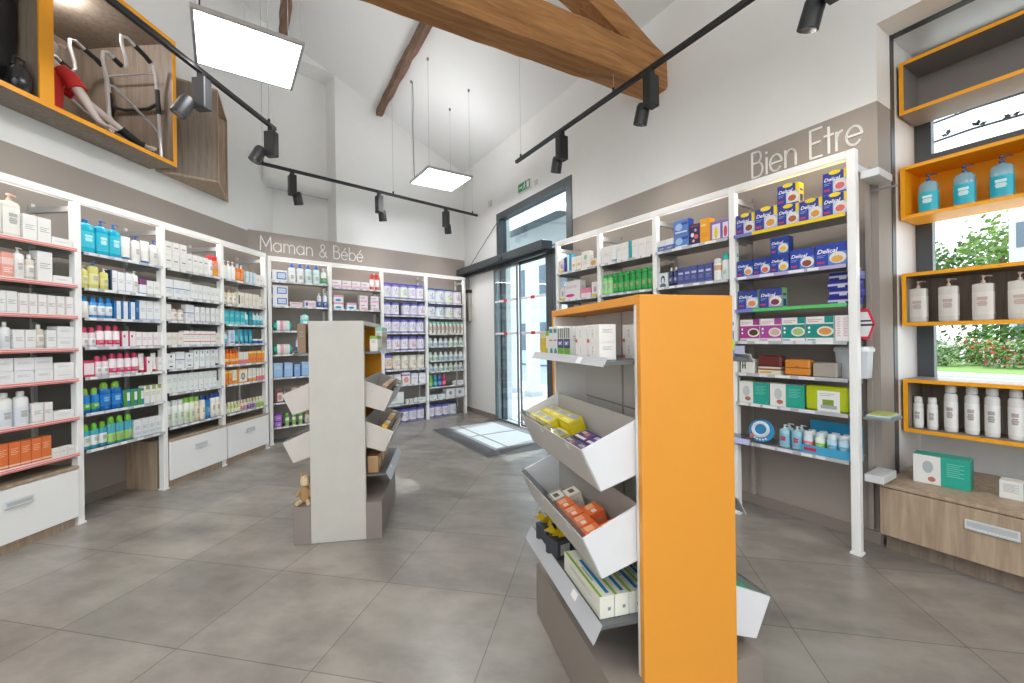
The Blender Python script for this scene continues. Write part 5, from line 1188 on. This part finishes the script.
gondola(FM, 'farther display stand with plain greige end panel', mat('#c9c4bc', .5), ORANGE, ((-1, (('shelf', 1.225), ('bin', .862), ('bin', .552))), (1, (('shelf', 1.225), ('bin', .862), ('bin', .592), ('shelf', .41)))), mat('#d5d1ca', .5), False)
# cartons on the shelves: local x across, y along; fronts face outward (left) -> rotate
def gput(F, key, x, y, z, rz, label, group=None, rx=0, ry=0):
    return put(key, F.M @ Matrix.Translation((x, y, z)) @ Matrix.Rotation(rz, 4, 'Z') @ Matrix.Rotation(ry, 4, 'Y') @ Matrix.Rotation(rx, 4, 'X'), label, group)
# near stand, left side, top shelf: box front faces -x: rotate by -90
seq = [('g_yellow', 2), ('g_lime', 1), ('g_teal', 2), ('g_bmt', 2)]
y = GL_-.075; n = 0
for k, c in seq:
    for i in range(c):
        w = PR[k]['w']
        lab = PR[k]['desc']+(', %s such, top shelf of the near stand' % ['farther', 'nearer'][i] if c > 1 else ', top shelf of the near stand')
        gput(FG, k, -.085, y-w/2, 1.226, -PI/2, lab); y -= w+.004
        if k in ('g_teal', 'g_bmt'):
            gput(FG, k, -.02, y+w/2+.004, 1.226, -PI/2, lab.replace(', ', ', rear row, ', 1))
for j, yy in enumerate((.10, .10, .20, .20)):
    gput(FG, 'g_cream', -.085 if 1 else 0, yy+.05+.0*j, 1.226+(j % 2)*.056, -PI/2, '%s %s white barcode carton, top shelf of near stand' % (['lower', 'upper'][j % 2], ['nearer', 'farther'][j//2]))
for j in range(2):
    gput(FG, 'g_cream', .05, .15, 1.226+j*.056, -PI/2, '%s rear white barcode carton, top shelf of near stand' % ['lower', 'upper'][j])
# bins: contents lie on a slope; helper with the slope's own axes
def bin_item(F, key, side, out, y, zb, label, tilt=.5, up=0):
    """out: distance outward from the panel edge along the slope; zb the bin's z"""
    B0 = Vector((-.015, zb+.02)); d = Vector((.132, -.042)).normalized()
    p = B0+d*out; nz = Vector((-d.y, d.x))*up
    # slope leans towards the outside
    X = (-(p.x+nz.x)) if side < 0 else GW+p.x+nz.x
    a = math.atan2(.042, .132)
    M = F.M @ Matrix.Translation((X, y, p.y+nz.y)) @ Matrix.Rotation(-PI/2 if side < 0 else PI/2, 4, 'Z') @ Matrix.Rotation(a, 4, 'X')
    return put(key, M, label)
for r_ in range(3):
    for c in range(3):
        if r_ == 2 and c == 0: continue
        for u in range(3 if r_ != 0 else 3):
            if r_ == 0 and u == 2 and c == 2: continue
            bin_item(FG, 'g_yel_box', -1, .137 if r_ == 0 else (.068 if r_ == 1 else .0), .665-c*.112, .862, '%s yellow carton, %s row, %s column, upper bin of near stand' % (['bottom', 'middle', 'top'][u], ['front', 'middle', 'back'][r_], ['far', 'middle', 'near'][c]), up=.002+u*.0365) if r_ < 2 else None
for c in range(3):
    if c == 2: break
    for u in range(2):
        bin_item(FG, 'g_pur_box', -1, .134, .325-c*.105, .862, '%s purple striped carton, %s column, upper bin of near stand' % (['lower', 'upper'][u], ['far', 'middle', 'near'][c]), up=.002+u*.031)
        bin_item(FG, 'g_pur_box', -1, .068, .325-c*.105, .862, '%s purple striped carton, %s column, back row, near stand' % (['lower', 'upper'][u], ['far', 'middle', 'near'][c]), up=.002+u*.031)
for i, (o_, y, k, lab) in enumerate(((.13, .46, 'g_cr_box', 'cream carton at far end of near stand second bin'), (.07, .44, 'g_cr_box', 'cream black-printed carton, back row of second bin'), (.13, .37, 'g_or_box', 'far orange carton in second bin of near stand'),
        (.13, .29, 'g_or_box', 'second orange carton from far end, second bin'), (.13, .21, 'g_or_box', 'third orange carton from far end, second bin'), (.13, .13, 'g_or_box', 'nearest front orange carton, second bin of near stand'), (.07, .25, 'g_or_box', 'orange carton in back row of second bin'), (.07, .10, 'g_or_box', 'nearest back-row orange carton, second bin'))):
    bin_item(FG, k, -1, o_, y, .592, lab, up=.002)
for i in range(4):
    gput(FG, 'g_brush', -.088+i*.052, .07, .411, 0, ['outermost', 'second outermost', 'second innermost', 'innermost'][i]+' long toothcare carton, low shelf of near stand')
def ribbon_box(F, x, y, z, label):
    t = F.empty('gift_box', x, y, z, label, 'gift box', rz=.3)
    m = MB(); m.box(-.04, .04, -.04, .04, 0, .07, mat('#3c4048', .5)); m.bevel(.002); decal(m, .08, .07, -.04, -.04, [('r', .2, .8, .2, .8, '#b9b7b0')]); m.obj('box', t)
    m = MB(); YL = mat('#e8c81e', .4)
    for k in range(7):
        a = 2*PI*k/7; c, s_ = math.cos(a), math.sin(a)
        P = [Vector((0, 0, .072)), Vector((c*.032-s_*.018, s_*.032+c*.018, .125)), Vector((c*.062, s_*.062, .098)), Vector((c*.032+s_*.018, s_*.032-c*.018, .082))]
        m.face(P, YL); m.face([p+Vector((0, 0, .002)) for p in P], YL)
    m.obj('ribbon_bow', t)
ribbon_box(FG, -.088, .62, .411, 'dark gift box with yellow bow, farther one on near stand')
ribbon_box(FG, -.088, .49, .411, 'dark gift box with yellow bow, nearer one on near stand')
# near stand, right side
Dc('blue_hang', .05, .12, .03, 'blue carton', '#3f8fd8', [('b', .2, .5, '#a8d86a'), ('b', .75, .9, '#d6e8f6')])
gput(FG, 'blue_hang', GW+.06, .085, 1.226, PI/2, 'blue carton on right side top shelf, near stand')
def bag(F, x, y, z, col, label, rz=0):
    t = F.empty('soft_pouch', x, y, z, label, 'pouch', rz=rz)
    m = MB(); m.lathe([(.3, 0), (.9, .012), (1, .03), (.9, .05), (.35, .062)], mat(col, .3), 0, 0, .055, .075, 16, 3); m.obj('pouch_body', t)
    m = MB(); m.box(-.05, .05, .06, .085, .028, .034, mat('#cfe8e0', .3)); m.obj('seal_strip', t)
for i, (yy, c) in enumerate(((.13, '#3cb58a'), (.30, '#46b8c4'), (.47, '#3cb58a'))):
    bag(FG, GW+.085, yy, .352, c, ['nearest green pouch in low right bin of near stand', 'teal pouch in low right bin of near stand', 'far green pouch in low right bin, near stand'][i])
# farther stand, right side and left side
for i in range(4): gput(FM, 'g_lime', GW+.075, .10+i*.045, 1.226, PI/2, '%s lime-headed carton, top shelf of farther stand' % ['nearest', 'second nearest', 'third nearest', 'farthest'][i])
for i in range(5): gput(FM, 'small_bot_ctn', GW+.075, .31+i*.056, 1.226, PI/2, '%s slim cream carton, top shelf of farther stand, from viewer' % ORD[i])
Dc('tall_kraft', .085, .15, .035, 'kraft carton', '#b7987a', [('r', .1, .9, .6, .8, '#e6dccb')], top='#c4a688')
Dc('tall_yel', .085, .15, .035, 'yellow carton', '#dfae35', [('r', .1, .9, .6, .8, '#f2e6b8')], top='#e9c050')
Dc('tall_cream', .085, .145, .035, 'cream carton', '#e6dcc8', [('r', .1, .9, .6, .8, '#8a94a8')], top='#efe8d8')
for i in range(5): bin_item(FM, 'tall_kraft', 1, .11, .12+i*.12, .862, '%s kraft carton, upper right bin of farther stand' % ORD[i], up=.002)
for i in range(6): bin_item(FM, ['tall_yel', 'tall_cream', 'tall_kraft'][i % 3], 1, .11, .11+i*.105, .592, '%s %s carton, lower right bin of farther stand' % (ORD[i], ['yellow', 'cream', 'kraft'][i % 3]), up=.002)
Dc('kraft', .13, .11, .07, 'kraft brown box', '#b98f63', [('r', .2, .8, .2, .7, '#e3cda4')])
for i in range(3): gput(FM, 'kraft', GW+.07, .14+i*.16, .411, PI/2, '%s kraft brown box on low shelf, farther stand' % ['nearest', 'middle', 'far'][i])
Dc('kraft_tall', .11, .19, .05, 'tall brown box', '#8f7458', [('r', .1, .9, .1, .9, '#9d8163')])
gput(FM, 'kraft_tall', -.08, .10, 1.226, -PI/2, 'tall brown box on left top shelf, farther stand')
gput(FM, 'kraft_tall', -.08, .225, 1.226, -PI/2, 'second tall brown box, left top shelf, farther stand')
for i in range(3): bin_item(FM, 'tall_kraft', -1, .11, .12+i*.12, .862, '%s kraft carton, upper left bin of farther stand' % ORD[i], up=.002)
# small plush on the plinth, left of the farther stand
t = FM.empty('plush_toy', -.055, .075, PLZ+.001, 'small brown and cream plush sitting on farther stand plinth', 'plush toy')
m = MB(); m.lathe([(.4, 0), (1, .02), (1, .06), (.7, .1), (.4, .12)], mat('#a98458', .8), 0, 0, .035, .032, 14); m.obj('body', t)
m = MB(); m.lathe([(.3, .105), (.9, .12), (1, .145), (.8, .17), (.2, .18)], mat('#d9c39a', .8), 0, 0, .03, .028, 14); m.obj('head', t)
for s_ in (-1, 1):
    m = MB(); m.lathe([(.3, .165), (1, .175), (.9, .19), (.2, .2)], mat('#a98458', .8), s_*.02, 0, .011, .008, 10); m.obj('ear', t)
    m = MB(); m.tube([(s_*.025, -.01, .085), (s_*.05, -.03, .05)], .011, mat('#a98458', .8), 8); m.obj('arm', t)
    m = MB(); m.tube([(s_*.018, -.015, .018), (s_*.035, -.06, .014)], .013, mat('#d9c39a', .8), 8); m.obj('leg', t)
# ---------------------------------------------------------------- display boxes high on the left wall
t = FL.empty('display_box', -2.6, LY-.285, 2.975, 'long oak display box with orange edging, high on left wall', 'display box')
Wd, Dd, Hh, th = 2.6+.957, .96, 1.195, .03
m = MB(); m.box(0, Wd, .004, Dd, 0, th, OAKD); m.box(0, Wd, .004, Dd, Hh-th, Hh, OAKD); m.box(Wd-th, Wd, .004, Dd, th, Hh-th, OAKD); m.box(0, th, .004, Dd, th, Hh-th, OAKD)
m.obj('box_body', t)
m = MB(); m.box(0, Wd, Dd+.001, Dd+.02, 0, Hh, OAKD); m.obj('back_panel', t)
m = MB(); m.box(2.455, 2.537, .013, Dd, th, Hh-th, OAKD); m.obj('divider', t)
m = MB(); e_ = .045
m.box(0, Wd, 0, .004, 0, e_-.01, ORANGE); m.box(0, Wd, 0, .004, Hh-e_+.01, Hh, ORANGE); m.box(Wd-.038, Wd, 0, .004, .035, Hh-.035, ORANGE); m.box(2.452, 2.54, 0, .012, .03, Hh-.03, ORANGE)
tag(m.obj('front_edging', t), 'orange front edging')
m = MB(); m.lathe([(.035, 0), (.035, .004)], emis('#ffffff', 8, 'downlight_glow'), 2.90, .42, mx=Matrix.Translation((0, 0, Hh-th-.006))); m.obj('downlight', t)
ld = bpy.data.lights.new('box_downlight', 'POINT'); ld.energy = 12; ld.shadow_soft_size = .04
lo = bpy.data.objects.new('box_downlight', ld); COL.objects.link(lo); lo.location = FL(.3, .5, 4.08)
lo2 = lo.copy(); COL.objects.link(lo2); lo2.location = FL(-.6, .5, 4.08)
# the wedge-shaped box beyond
t = FL.empty('display_box', 1.02, LY, 2.98, 'wedge-shaped oak display box beyond the long orange-edged one', 'display box')
A, B, Cc = (.0, 0), (.353, -.365), (.955, 0)
m = MB()
m.prism([A, (A[0]+.02, 0.02), Cc, B][::-1], 0, .02, OAK); m.prism([A, (A[0]+.02, .02), Cc, B][::-1], .96, .98, OAK)
m.prism([A, B, (B[0]+.012, B[1]+.02), (A[0]+.03, 0)], .021, .959, OAKD)
m.prism([(A[0]+.03, -.004), (Cc[0]-.02, -.004), (Cc[0]-.02, .0), (A[0]+.03, .0)], .021, .959, OAK)
m.obj('box_body', t)
m = MB(); PK = mat('#d9a27c', .5)
def bar(p, q, z0, z1):
    d = Vector((q[0]-p[0], q[1]-p[1])).normalized(); n_ = Vector((d.y, -d.x))*.004
    m.prism([(p[0]+n_.x, p[1]+n_.y), (q[0]+n_.x, q[1]+n_.y), (q[0], q[1]), (p[0], p[1])], z0, z1, PK)
bar(B, Cc, 0, .02); bar(B, Cc, .96, .98); bar(B, (B[0]+.015, B[1]+.009), .02, .96); bar((Cc[0]-.02, -.012), Cc, .02, .96)
tag(m.obj('front_edging', t), 'pale copper front edging')

# walking frame
t = FL.empty('walking_frame', .70, .44, 3.006, 'aluminium walking frame with black grips in the display box', 'walker', rz=PI/2)
ST = mat('#d6d3d2', .3, .5); BK_ = mat('#232323', .5)
for s_ in (-1, 1):
    x = s_*.24
    m = MB(); P = [(x, -.20, .02), (x, -.185, .35), (x, -.165, .66), (x, -.15, .78), (x, -.12, .86), (x, -.05, .90), (x, .06, .93), (x, .12, .95), (x, .165, .93), (x, .165, .87), (x, .13, .76), (x, .125, .70), (x, .15, .67), (x, .2, .68), (x, .28, .71), (x, .32, .69), (x, .325, .63), (x, .30, .5), (x, .27, .02)]
    m.tube(P, .0145, ST, 10); m.tube([(x, .285, .44), (x, .24, .455), (x, -.10, .31), (x, -.17, .26), (x, -.188, .2)], .011, ST, 8); m.obj('side_tube', t)
    m = MB(); m.tube([(x, -.10, .875), (x, -.05, .902), (x, .05, .928)], .02, BK_, 10); m.obj('hand_grip', t)
    m = MB(); m.tube([(x, .17, .671), (x, .24, .694)], .02, BK_, 10); m.obj('hand_grip', t)
    m = MB(); m.tube([(x, -.18, .44), (x, -.165, .66)], .019, BK_, 10); m.obj('sleeve', t)
    for py in (-.20, .27):
        m = MB(); m.lathe([(.02, 0), (.019, .04)], BK_, x, py, n=12); m.obj('rubber_foot', t)
m = MB(); m.tube([(-.24, -.175, .54), (-.12, -.20, .51), (.12, -.20, .51), (.24, -.175, .54)], .015, BK_, 10); m.obj('cross_bar', t)
m = MB(); m.tube([(-.24, -.14, .80), (.24, -.14, .80)], .008, ST, 8); m.obj('cross_rod', t)
# black bag and seat cushion in the nearer compartment
t = FL.empty('seat_back', -.27, .28, 3.006, 'tall black padded seat back in left display compartment', 'seat')
m = MB(); m.lathe([(.55, .1), (.9, .16), (1, .4), (1.0, .75), (.9, 1.05), (.6, 1.14)], mat('#1f1f22', .5), 0, 0, .115, .06, 24, 3); m.obj('cushion', t)
m = MB(); m.lathe([(.16, 0), (.16, .02), (.03, .03), (.03, .12)], mat('#2a2a2a', .4), 0, 0, n=16); m.obj('stand', t)
t = FL.empty('black_bag', -.222, .155, 3.006, 'small rounded glossy black bag beside the seat back', 'bag')
m = MB(); m.lathe([(.6, 0), (.95, .03), (1, .09), (.85, .15), (.45, .19)], mat('#1b1b1d', .25), 0, 0, .065, .055, 20, 2.6); m.obj('bag_body', t)
m = MB(); m.tube([(-.035, 0, .18), (-.03, 0, .235), (.03, 0, .235), (.035, 0, .18)], .009, mat('#2b2b2b', .4), 8); m.obj('handle', t)

# mannequin bust with both arms laid out on the box floor
def skinned(name, verts, edges, rad, mat_, parent, sub=1, root=0):
    me = bpy.data.meshes.new(name); me.from_pydata([Vector(v) for v in verts], edges, []); o = bpy.data.objects.new(name, me); COL.objects.link(o); o.parent = parent
    sk = o.modifiers.new('skin', 'SKIN'); sk.use_smooth_shade = True
    for i, r_ in enumerate(rad):
        v = me.skin_vertices[0].data[i]; v.radius = (r_, r_) if not isinstance(r_, tuple) else r_; v.use_root = (i == root)
    sb = o.modifiers.new('sub', 'SUBSURF'); sb.levels = sub; sb.render_levels = sub
    me.materials.append(mat_)
    return o
SK = mat('#e2d3cb', .45, name='mannequin_shell')
t = FL.empty('mannequin', .03, .31, 3.006, 'pale mannequin in red shirt with black wrist brace', 'mannequin'); t.scale = (.95, .95, .78)
V = [(-.02, .05, .10), (-.02, .04, .25), (-.01, .02, .42), (0, .0, .50), (0, -.01, .58), (.01, -.02, .64), (.02, -.03, .74)]
Rr = [.12, .115, .12, .075, .045, .07, .085]
Ed = [(i, i+1) for i in range(6)]
def arm(sh, el, wr, hand_dir, up, spread):
    base = len(V); V.extend([sh, el, wr]); Rr.extend([.05, .04, .026]); Ed.extend([(3, base), (base, base+1), (base+1, base+2)])
    h = Vector(hand_dir).normalized(); u = Vector(up).normalized(); s_ = h.cross(u).normalized(); w = Vector(wr)
    palm = w+h*.045; V.append(tuple(palm)); Rr.append((.03, .014)); p = len(V)-1; Ed.append((base+2, p))
    for k, (off, ln) in enumerate(((-.027, .062), (-.009, .072), (.009, .069), (.027, .055))):
        a = palm+h*.028+s_*off; b = a+h*ln*.5+s_*off*spread+u*.006; c = b+h*ln*.5+s_*off*spread-u*.006
        V.extend([tuple(a), tuple(b), tuple(c)]); Rr.extend([.0095, .0085, .007]); i = len(V)-3; Ed.extend([(p, i), (i, i+1), (i+1, i+2)])
    a = palm-h*.02+s_*-.032; b = a+h*.03-s_*.022; V.extend([tuple(a), tuple(b)]); Rr.extend([.011, .009]); i = len(V)-2; Ed.extend([(p, i), (i, i+1)])
arm((.10, -.10, .44), (.14, -.20, .22), (.22, -.215, .075), (.8, -.0, -.32), (0, 0, 1), .5)
arm((.12, .04, .44), (.36, -.10, .22), (.60, -.19, .05), (.9, -.25, -.08), (0, 0, 1), .35)
body = skinned('body', V, Ed, Rr, SK, t, 1)
m = MB(); m.lathe([(.70, 0.01), (1, .05), (1.02, .2), (1.08, .36), (.95, .46), (.5, .53), (.42, .535)], mat('#d6302c', .7), -.015, .03, .145, .13, 24, 2.3); 
for s_ in ((.09, -.09, .45), (.115, .04, .45)):
    pass
m.tube([(.06, -.07, .46), (.105, -.11, .41), (.125, -.16, .31)], .066, mat('#d6302c', .7), 14, rad=[.07, .068, .06]); m.tube([(.06, .03, .46), (.14, .03, .41), (.23, -.02, .335)], .066, mat('#d6302c', .7), 14, rad=[.07, .068, .06])
m.obj('red_shirt', t)
m = MB(); a = Vector((.36, -.10, .22)); b = Vector((.60, -.19, .05)); 
m.tube([a.lerp(b, .50), a.lerp(b, .75), b, b+Vector((.035, -.01, -.004))], .04, mat('#1f1f21', .7), 14, rad=[.043, .038, .036, .038]); m.obj('wrist_brace', t)
m = MB(); m.tube([(.085, -.05, .735), (.108, -.07, .72), (.10, -.075, .705)], .012, SK, 8); m.obj('nose', t)

# ---------------------------------------------------------------- outdoors
GRASS = mat('#7a9c46', .9, var=.2); PAVE = mat('#d9d5cc', .9, var=.03)
def ground(name, pts, z, m_, label=None):
    m = MB(); m.prism(pts, z-.1, z, m_); o = m.obj(name); struct(o); return o
def wpts(L): return [tuple((FW.M @ Vector((x, y, 0)))[:2]) for x, y in L][::1]
o = MB().prism([(-40, .72), (30, .72), (30, 60), (-40, 60)], -.16, -.06, PAVE).obj('ground_paving'); FW.place(o); struct(o)
o = MB().prism([(-9, 15), (8, 15), (8, 45), (-9, 45)], -.06, .0, GRASS).obj('ground_lawn'); FW.place(o); struct(o)
o = MB().box(-9, 8, 14.6, 14.98, -.06, .08, mat('#c9c7c2', .8)).obj('kerb'); FW.place(o); struct(o)
def leaf_cloud(name, rx, ry, rz_, n, size, cols, seed, z0=0):
    rnd = random.Random(seed); m = MB(); ms = [mat(c, .7, var=.15) for c in cols]
    for _ in range(n):
        while True:
            p = Vector((rnd.uniform(-1, 1), rnd.uniform(-1, 1), rnd.uniform(-1, 1)))
            if .35 < p.length < 1: break
        k = 1+.25*math.sin(p.x*7+seed)*math.cos(p.y*6+p.z*5)
        c = Vector((p.x*rx*k, p.y*ry*k, z0+rz_+p.z*rz_*k))
        a = Vector((rnd.gauss(0, 1), rnd.gauss(0, 1), rnd.gauss(0, 1))).normalized(); b = a.orthogonal().normalized(); c2 = a.cross(b)
        s_ = size*rnd.uniform(.6, 1.3)
        m.face([c-b*s_, c-c2*s_*.6, c+b*s_, c+c2*s_*.6], rnd.choice(ms))
    return m
def tree(x, y, h, r, cols, label, seed):
    t = FW.empty('garden_tree', x, y, 0, label, 'tree', 'trees beyond the flower bed')
    m = leaf_cloud('crown', r, r, h*.42, 1500, .16, cols, seed, h*.16); m.obj('crown', t, recalc=False)
    m = MB(); m.tube([(0, 0, 0), (.05, 0, h*.4), (0, .05, h*.7)], .12, mat('#6a5544', .8), 8); m.obj('trunk', t)
GC = [['#557f2a', '#6f9a3a', '#42682a'], ['#7fa044', '#6a9038', '#94b058'], ['#3d6a2c', '#527a36', '#688f44']]
for i, (x, y, h, r) in enumerate(((-11.5, 31, 6.6, 2.2), (-9.6, 36, 7, 2.2), (-7.6, 29.5, 6.4, 1.8), (-6.2, 35, 7.6, 2.0), (-4.7, 30.5, 7.6, 1.9), (-2.2, 34, 7.4, 2.2))):
    tree(x, y, h, r, GC[i % 3], '%s leafy tree beyond the flower bed, counted from left' % ORD[i], 10+i)
FC = ['#e8505a', '#f4f0ea', '#f2b84a', '#d86aa0', '#f0efe0', '#e8783c']
for i in range(12):
    x = -8.6+i*1.0; y = 19.6+(i % 2)*1.3
    t = FW.empty('flowering_shrub', x, y, 0, '%s shrub of the flower bed outside the window, from left' % ORD[i], 'shrub', 'shrubs of the flower bed')
    leaf_cloud('foliage', .85, .6, .5, 900, .06, ['#5f8f34', '#7ba648', '#48742a', '#93ae5c'], i).obj('foliage', t, recalc=False)
    leaf_cloud('blossom', .88, .63, .52, 260, .07, [FC[i % 6], FC[(i*3+1) % 6]], i+40).obj('blossom', t, recalc=False)
for i in range(5):
    t = FW.empty('hedge_plant', -9.5+i*2.95, 23.2, 0, '%s dense green hedge plant behind the flower bed' % ORD[i], 'hedge', 'hedge behind flower bed')
    leaf_cloud('foliage', 1.4, .7, .85, 900, .10, GC[(i+1) % 3], i+70).obj('foliage', t, recalc=False)
bldm = mat('#d6dade', .8)
def building(F, x, y, w, d, h, nx, nz, label, wallm):
    t = F.empty('building', x, y, 0, label, 'building')
    MB().box(0, w, 0, d, 0, h, wallm).obj('wall', t)
    MB().box(-.15, w+.15, -.15, d+.15, h, h+.25, mat('#9aa0a6', .8)).obj('roof', t)
    for i in range(nx):
        for j in range(nz):
            a = w*(i+.2)/nx; b = a+w*.6/nx; z = h*(j+.25)/nz
            f = MB().box(a, b, -.03, -.001, z, z+h*.5/nz, mat('#5f7080', .2)).obj('window', t)
building(FW, -3.7, 26, 3.2, 1.5, 9, 3, 4, 'tall pale building edge seen at right of garden', bldm)
building(FW, -20, 8.5, 10, 4, 5.5, 6, 2, 'pale grey building seen through the entrance door', mat('#dfe4e8', .8))
t = FW.empty('porch_canopy', -6.5, .3, 2.95, 'flat grey canopy outside above the entrance door', 'canopy')
m = MB(); m.box(0, 4.2, 0, .9, 0, .12, mat('#b4b6b8', .7)); m.bevel(.004); m.obj('slab', t)
m = MB(); m.box(0, 4.2, .905, .94, -.02, .14, mat('#8b8f92', .6)); m.obj('fascia', t)
for i, x in enumerate((-8.15, -7.25)):
    t = FW.empty('porch_pillar', x, 2.3, -.06, ['white porch pillar seen through sliding door, left one', 'white porch pillar seen through sliding door, right one', 'white porch pillar hidden left of door'][i], 'pillar')
    m = MB(); m.box(-.12, .12, -.12, .12, 0, 3.6, mat('#f2f2f2', .6)); m.box(-.16, .16, -.16, .16, 0, .12, mat('#d2d2d2', .6)); m.bevel(.004); m.obj('shaft', t)
o = MB().prism([(-20, -30), (20, -30), (20, -3.25), (-20, -3.25)], -.16, -.06, PAVE).obj('ground_forecourt'); struct(o)
for i, (y, z) in enumerate(((1.0, 2.66), (1.0, 2.80))):
    t = FW.empty('outdoor_cable', -.3, y, z, ['lower', 'upper'][i]+' dark cable with leaf-like shapes outside top window', 'cable')
    m = MB(); m.tube([(k*.25, 0, .03*math.sin(k*.9)+.012*k) for k in range(12)], .008, mat('#4a4e52', .6), 6); m.obj('wire', t)
    for k in range(9):
        x = .38+k*.15+i*.06; m = MB(); rnd = random.Random(k+i*20)
        for q in range(3):
            a = rnd.uniform(0, PI); ln = .045
            c = Vector((x, 0, .03*math.sin(x*3.6)+.048*x+.01))
            e = c+Vector((math.cos(a)*ln, rnd.uniform(-.02, .02), math.sin(a)*ln)); n_ = Vector((-math.sin(a), 0, math.cos(a)))*.012
            m.face([c, (c+e)/2+n_, e, (c+e)/2-n_], mat('#4a4e52', .6))
        m.obj('leaf_cluster', t, recalc=False)

# ---------------------------------------------------------------- daylight, lamps and camera
w = bpy.data.worlds.new('daylight'); SC.world = w; w.use_nodes = True; nt = w.node_tree; bg = nt.nodes['Background']
tc = nt.nodes.new('ShaderNodeTexCoord'); sp = nt.nodes.new('ShaderNodeSeparateXYZ'); cr = nt.nodes.new('ShaderNodeValToRGB')
nt.links.new(tc.outputs['Generated'], sp.inputs[0]); nt.links.new(sp.outputs['Z'], cr.inputs['Fac'])
cr.color_ramp.elements[0].position = 0; cr.color_ramp.elements[0].color = (1, 1, 1, 1); cr.color_ramp.elements[1].position = .7; cr.color_ramp.elements[1].color = (.72, .85, 1, 1)
nt.links.new(cr.outputs['Color'], bg.inputs['Color']); bg.inputs['Strength'].default_value = 2.5
sd = bpy.data.lights.new('sun', 'SUN'); sd.energy = 4.0; sd.angle = .01; sd.color = (1, .96, .9)
so = bpy.data.objects.new('sun', sd); COL.objects.link(so); so.location = (6, 8, 10)
sv = FW.M.to_3x3() @ Vector((.25, -1.0, -1.3)); so.rotation_euler = sv.to_track_quat('-Z', 'Y').to_euler()
cd = bpy.data.cameras.new('camera'); co = bpy.data.objects.new('camera', cd); COL.objects.link(co); SC.camera = co
cd.sensor_width = 36; cd.lens = 36*422.3/1024; cd.shift_y = -2.98/1024; cd.clip_start = .05; cd.clip_end = 200
co.matrix_world = Matrix.Translation((0, 0, 1.3)) @ Matrix.Rotation(PI/2, 4, 'X') @ Matrix.Rotation(-.01412, 4, 'Z')
SC.view_settings.view_transform = 'Standard'; SC.view_settings.look = 'None'; SC.view_settings.gamma = 1; SC.view_settings.use_curve_mapping = False
SC.view_settings.exposure = 0.30
SC.cycles.max_bounces = 8; SC.cycles.transparent_max_bounces = 16; SC.cycles.use_denoising = True
SC.cycles.sample_clamp_indirect = 6; SC.cycles.caustics_reflective = False; SC.cycles.caustics_refractive = False
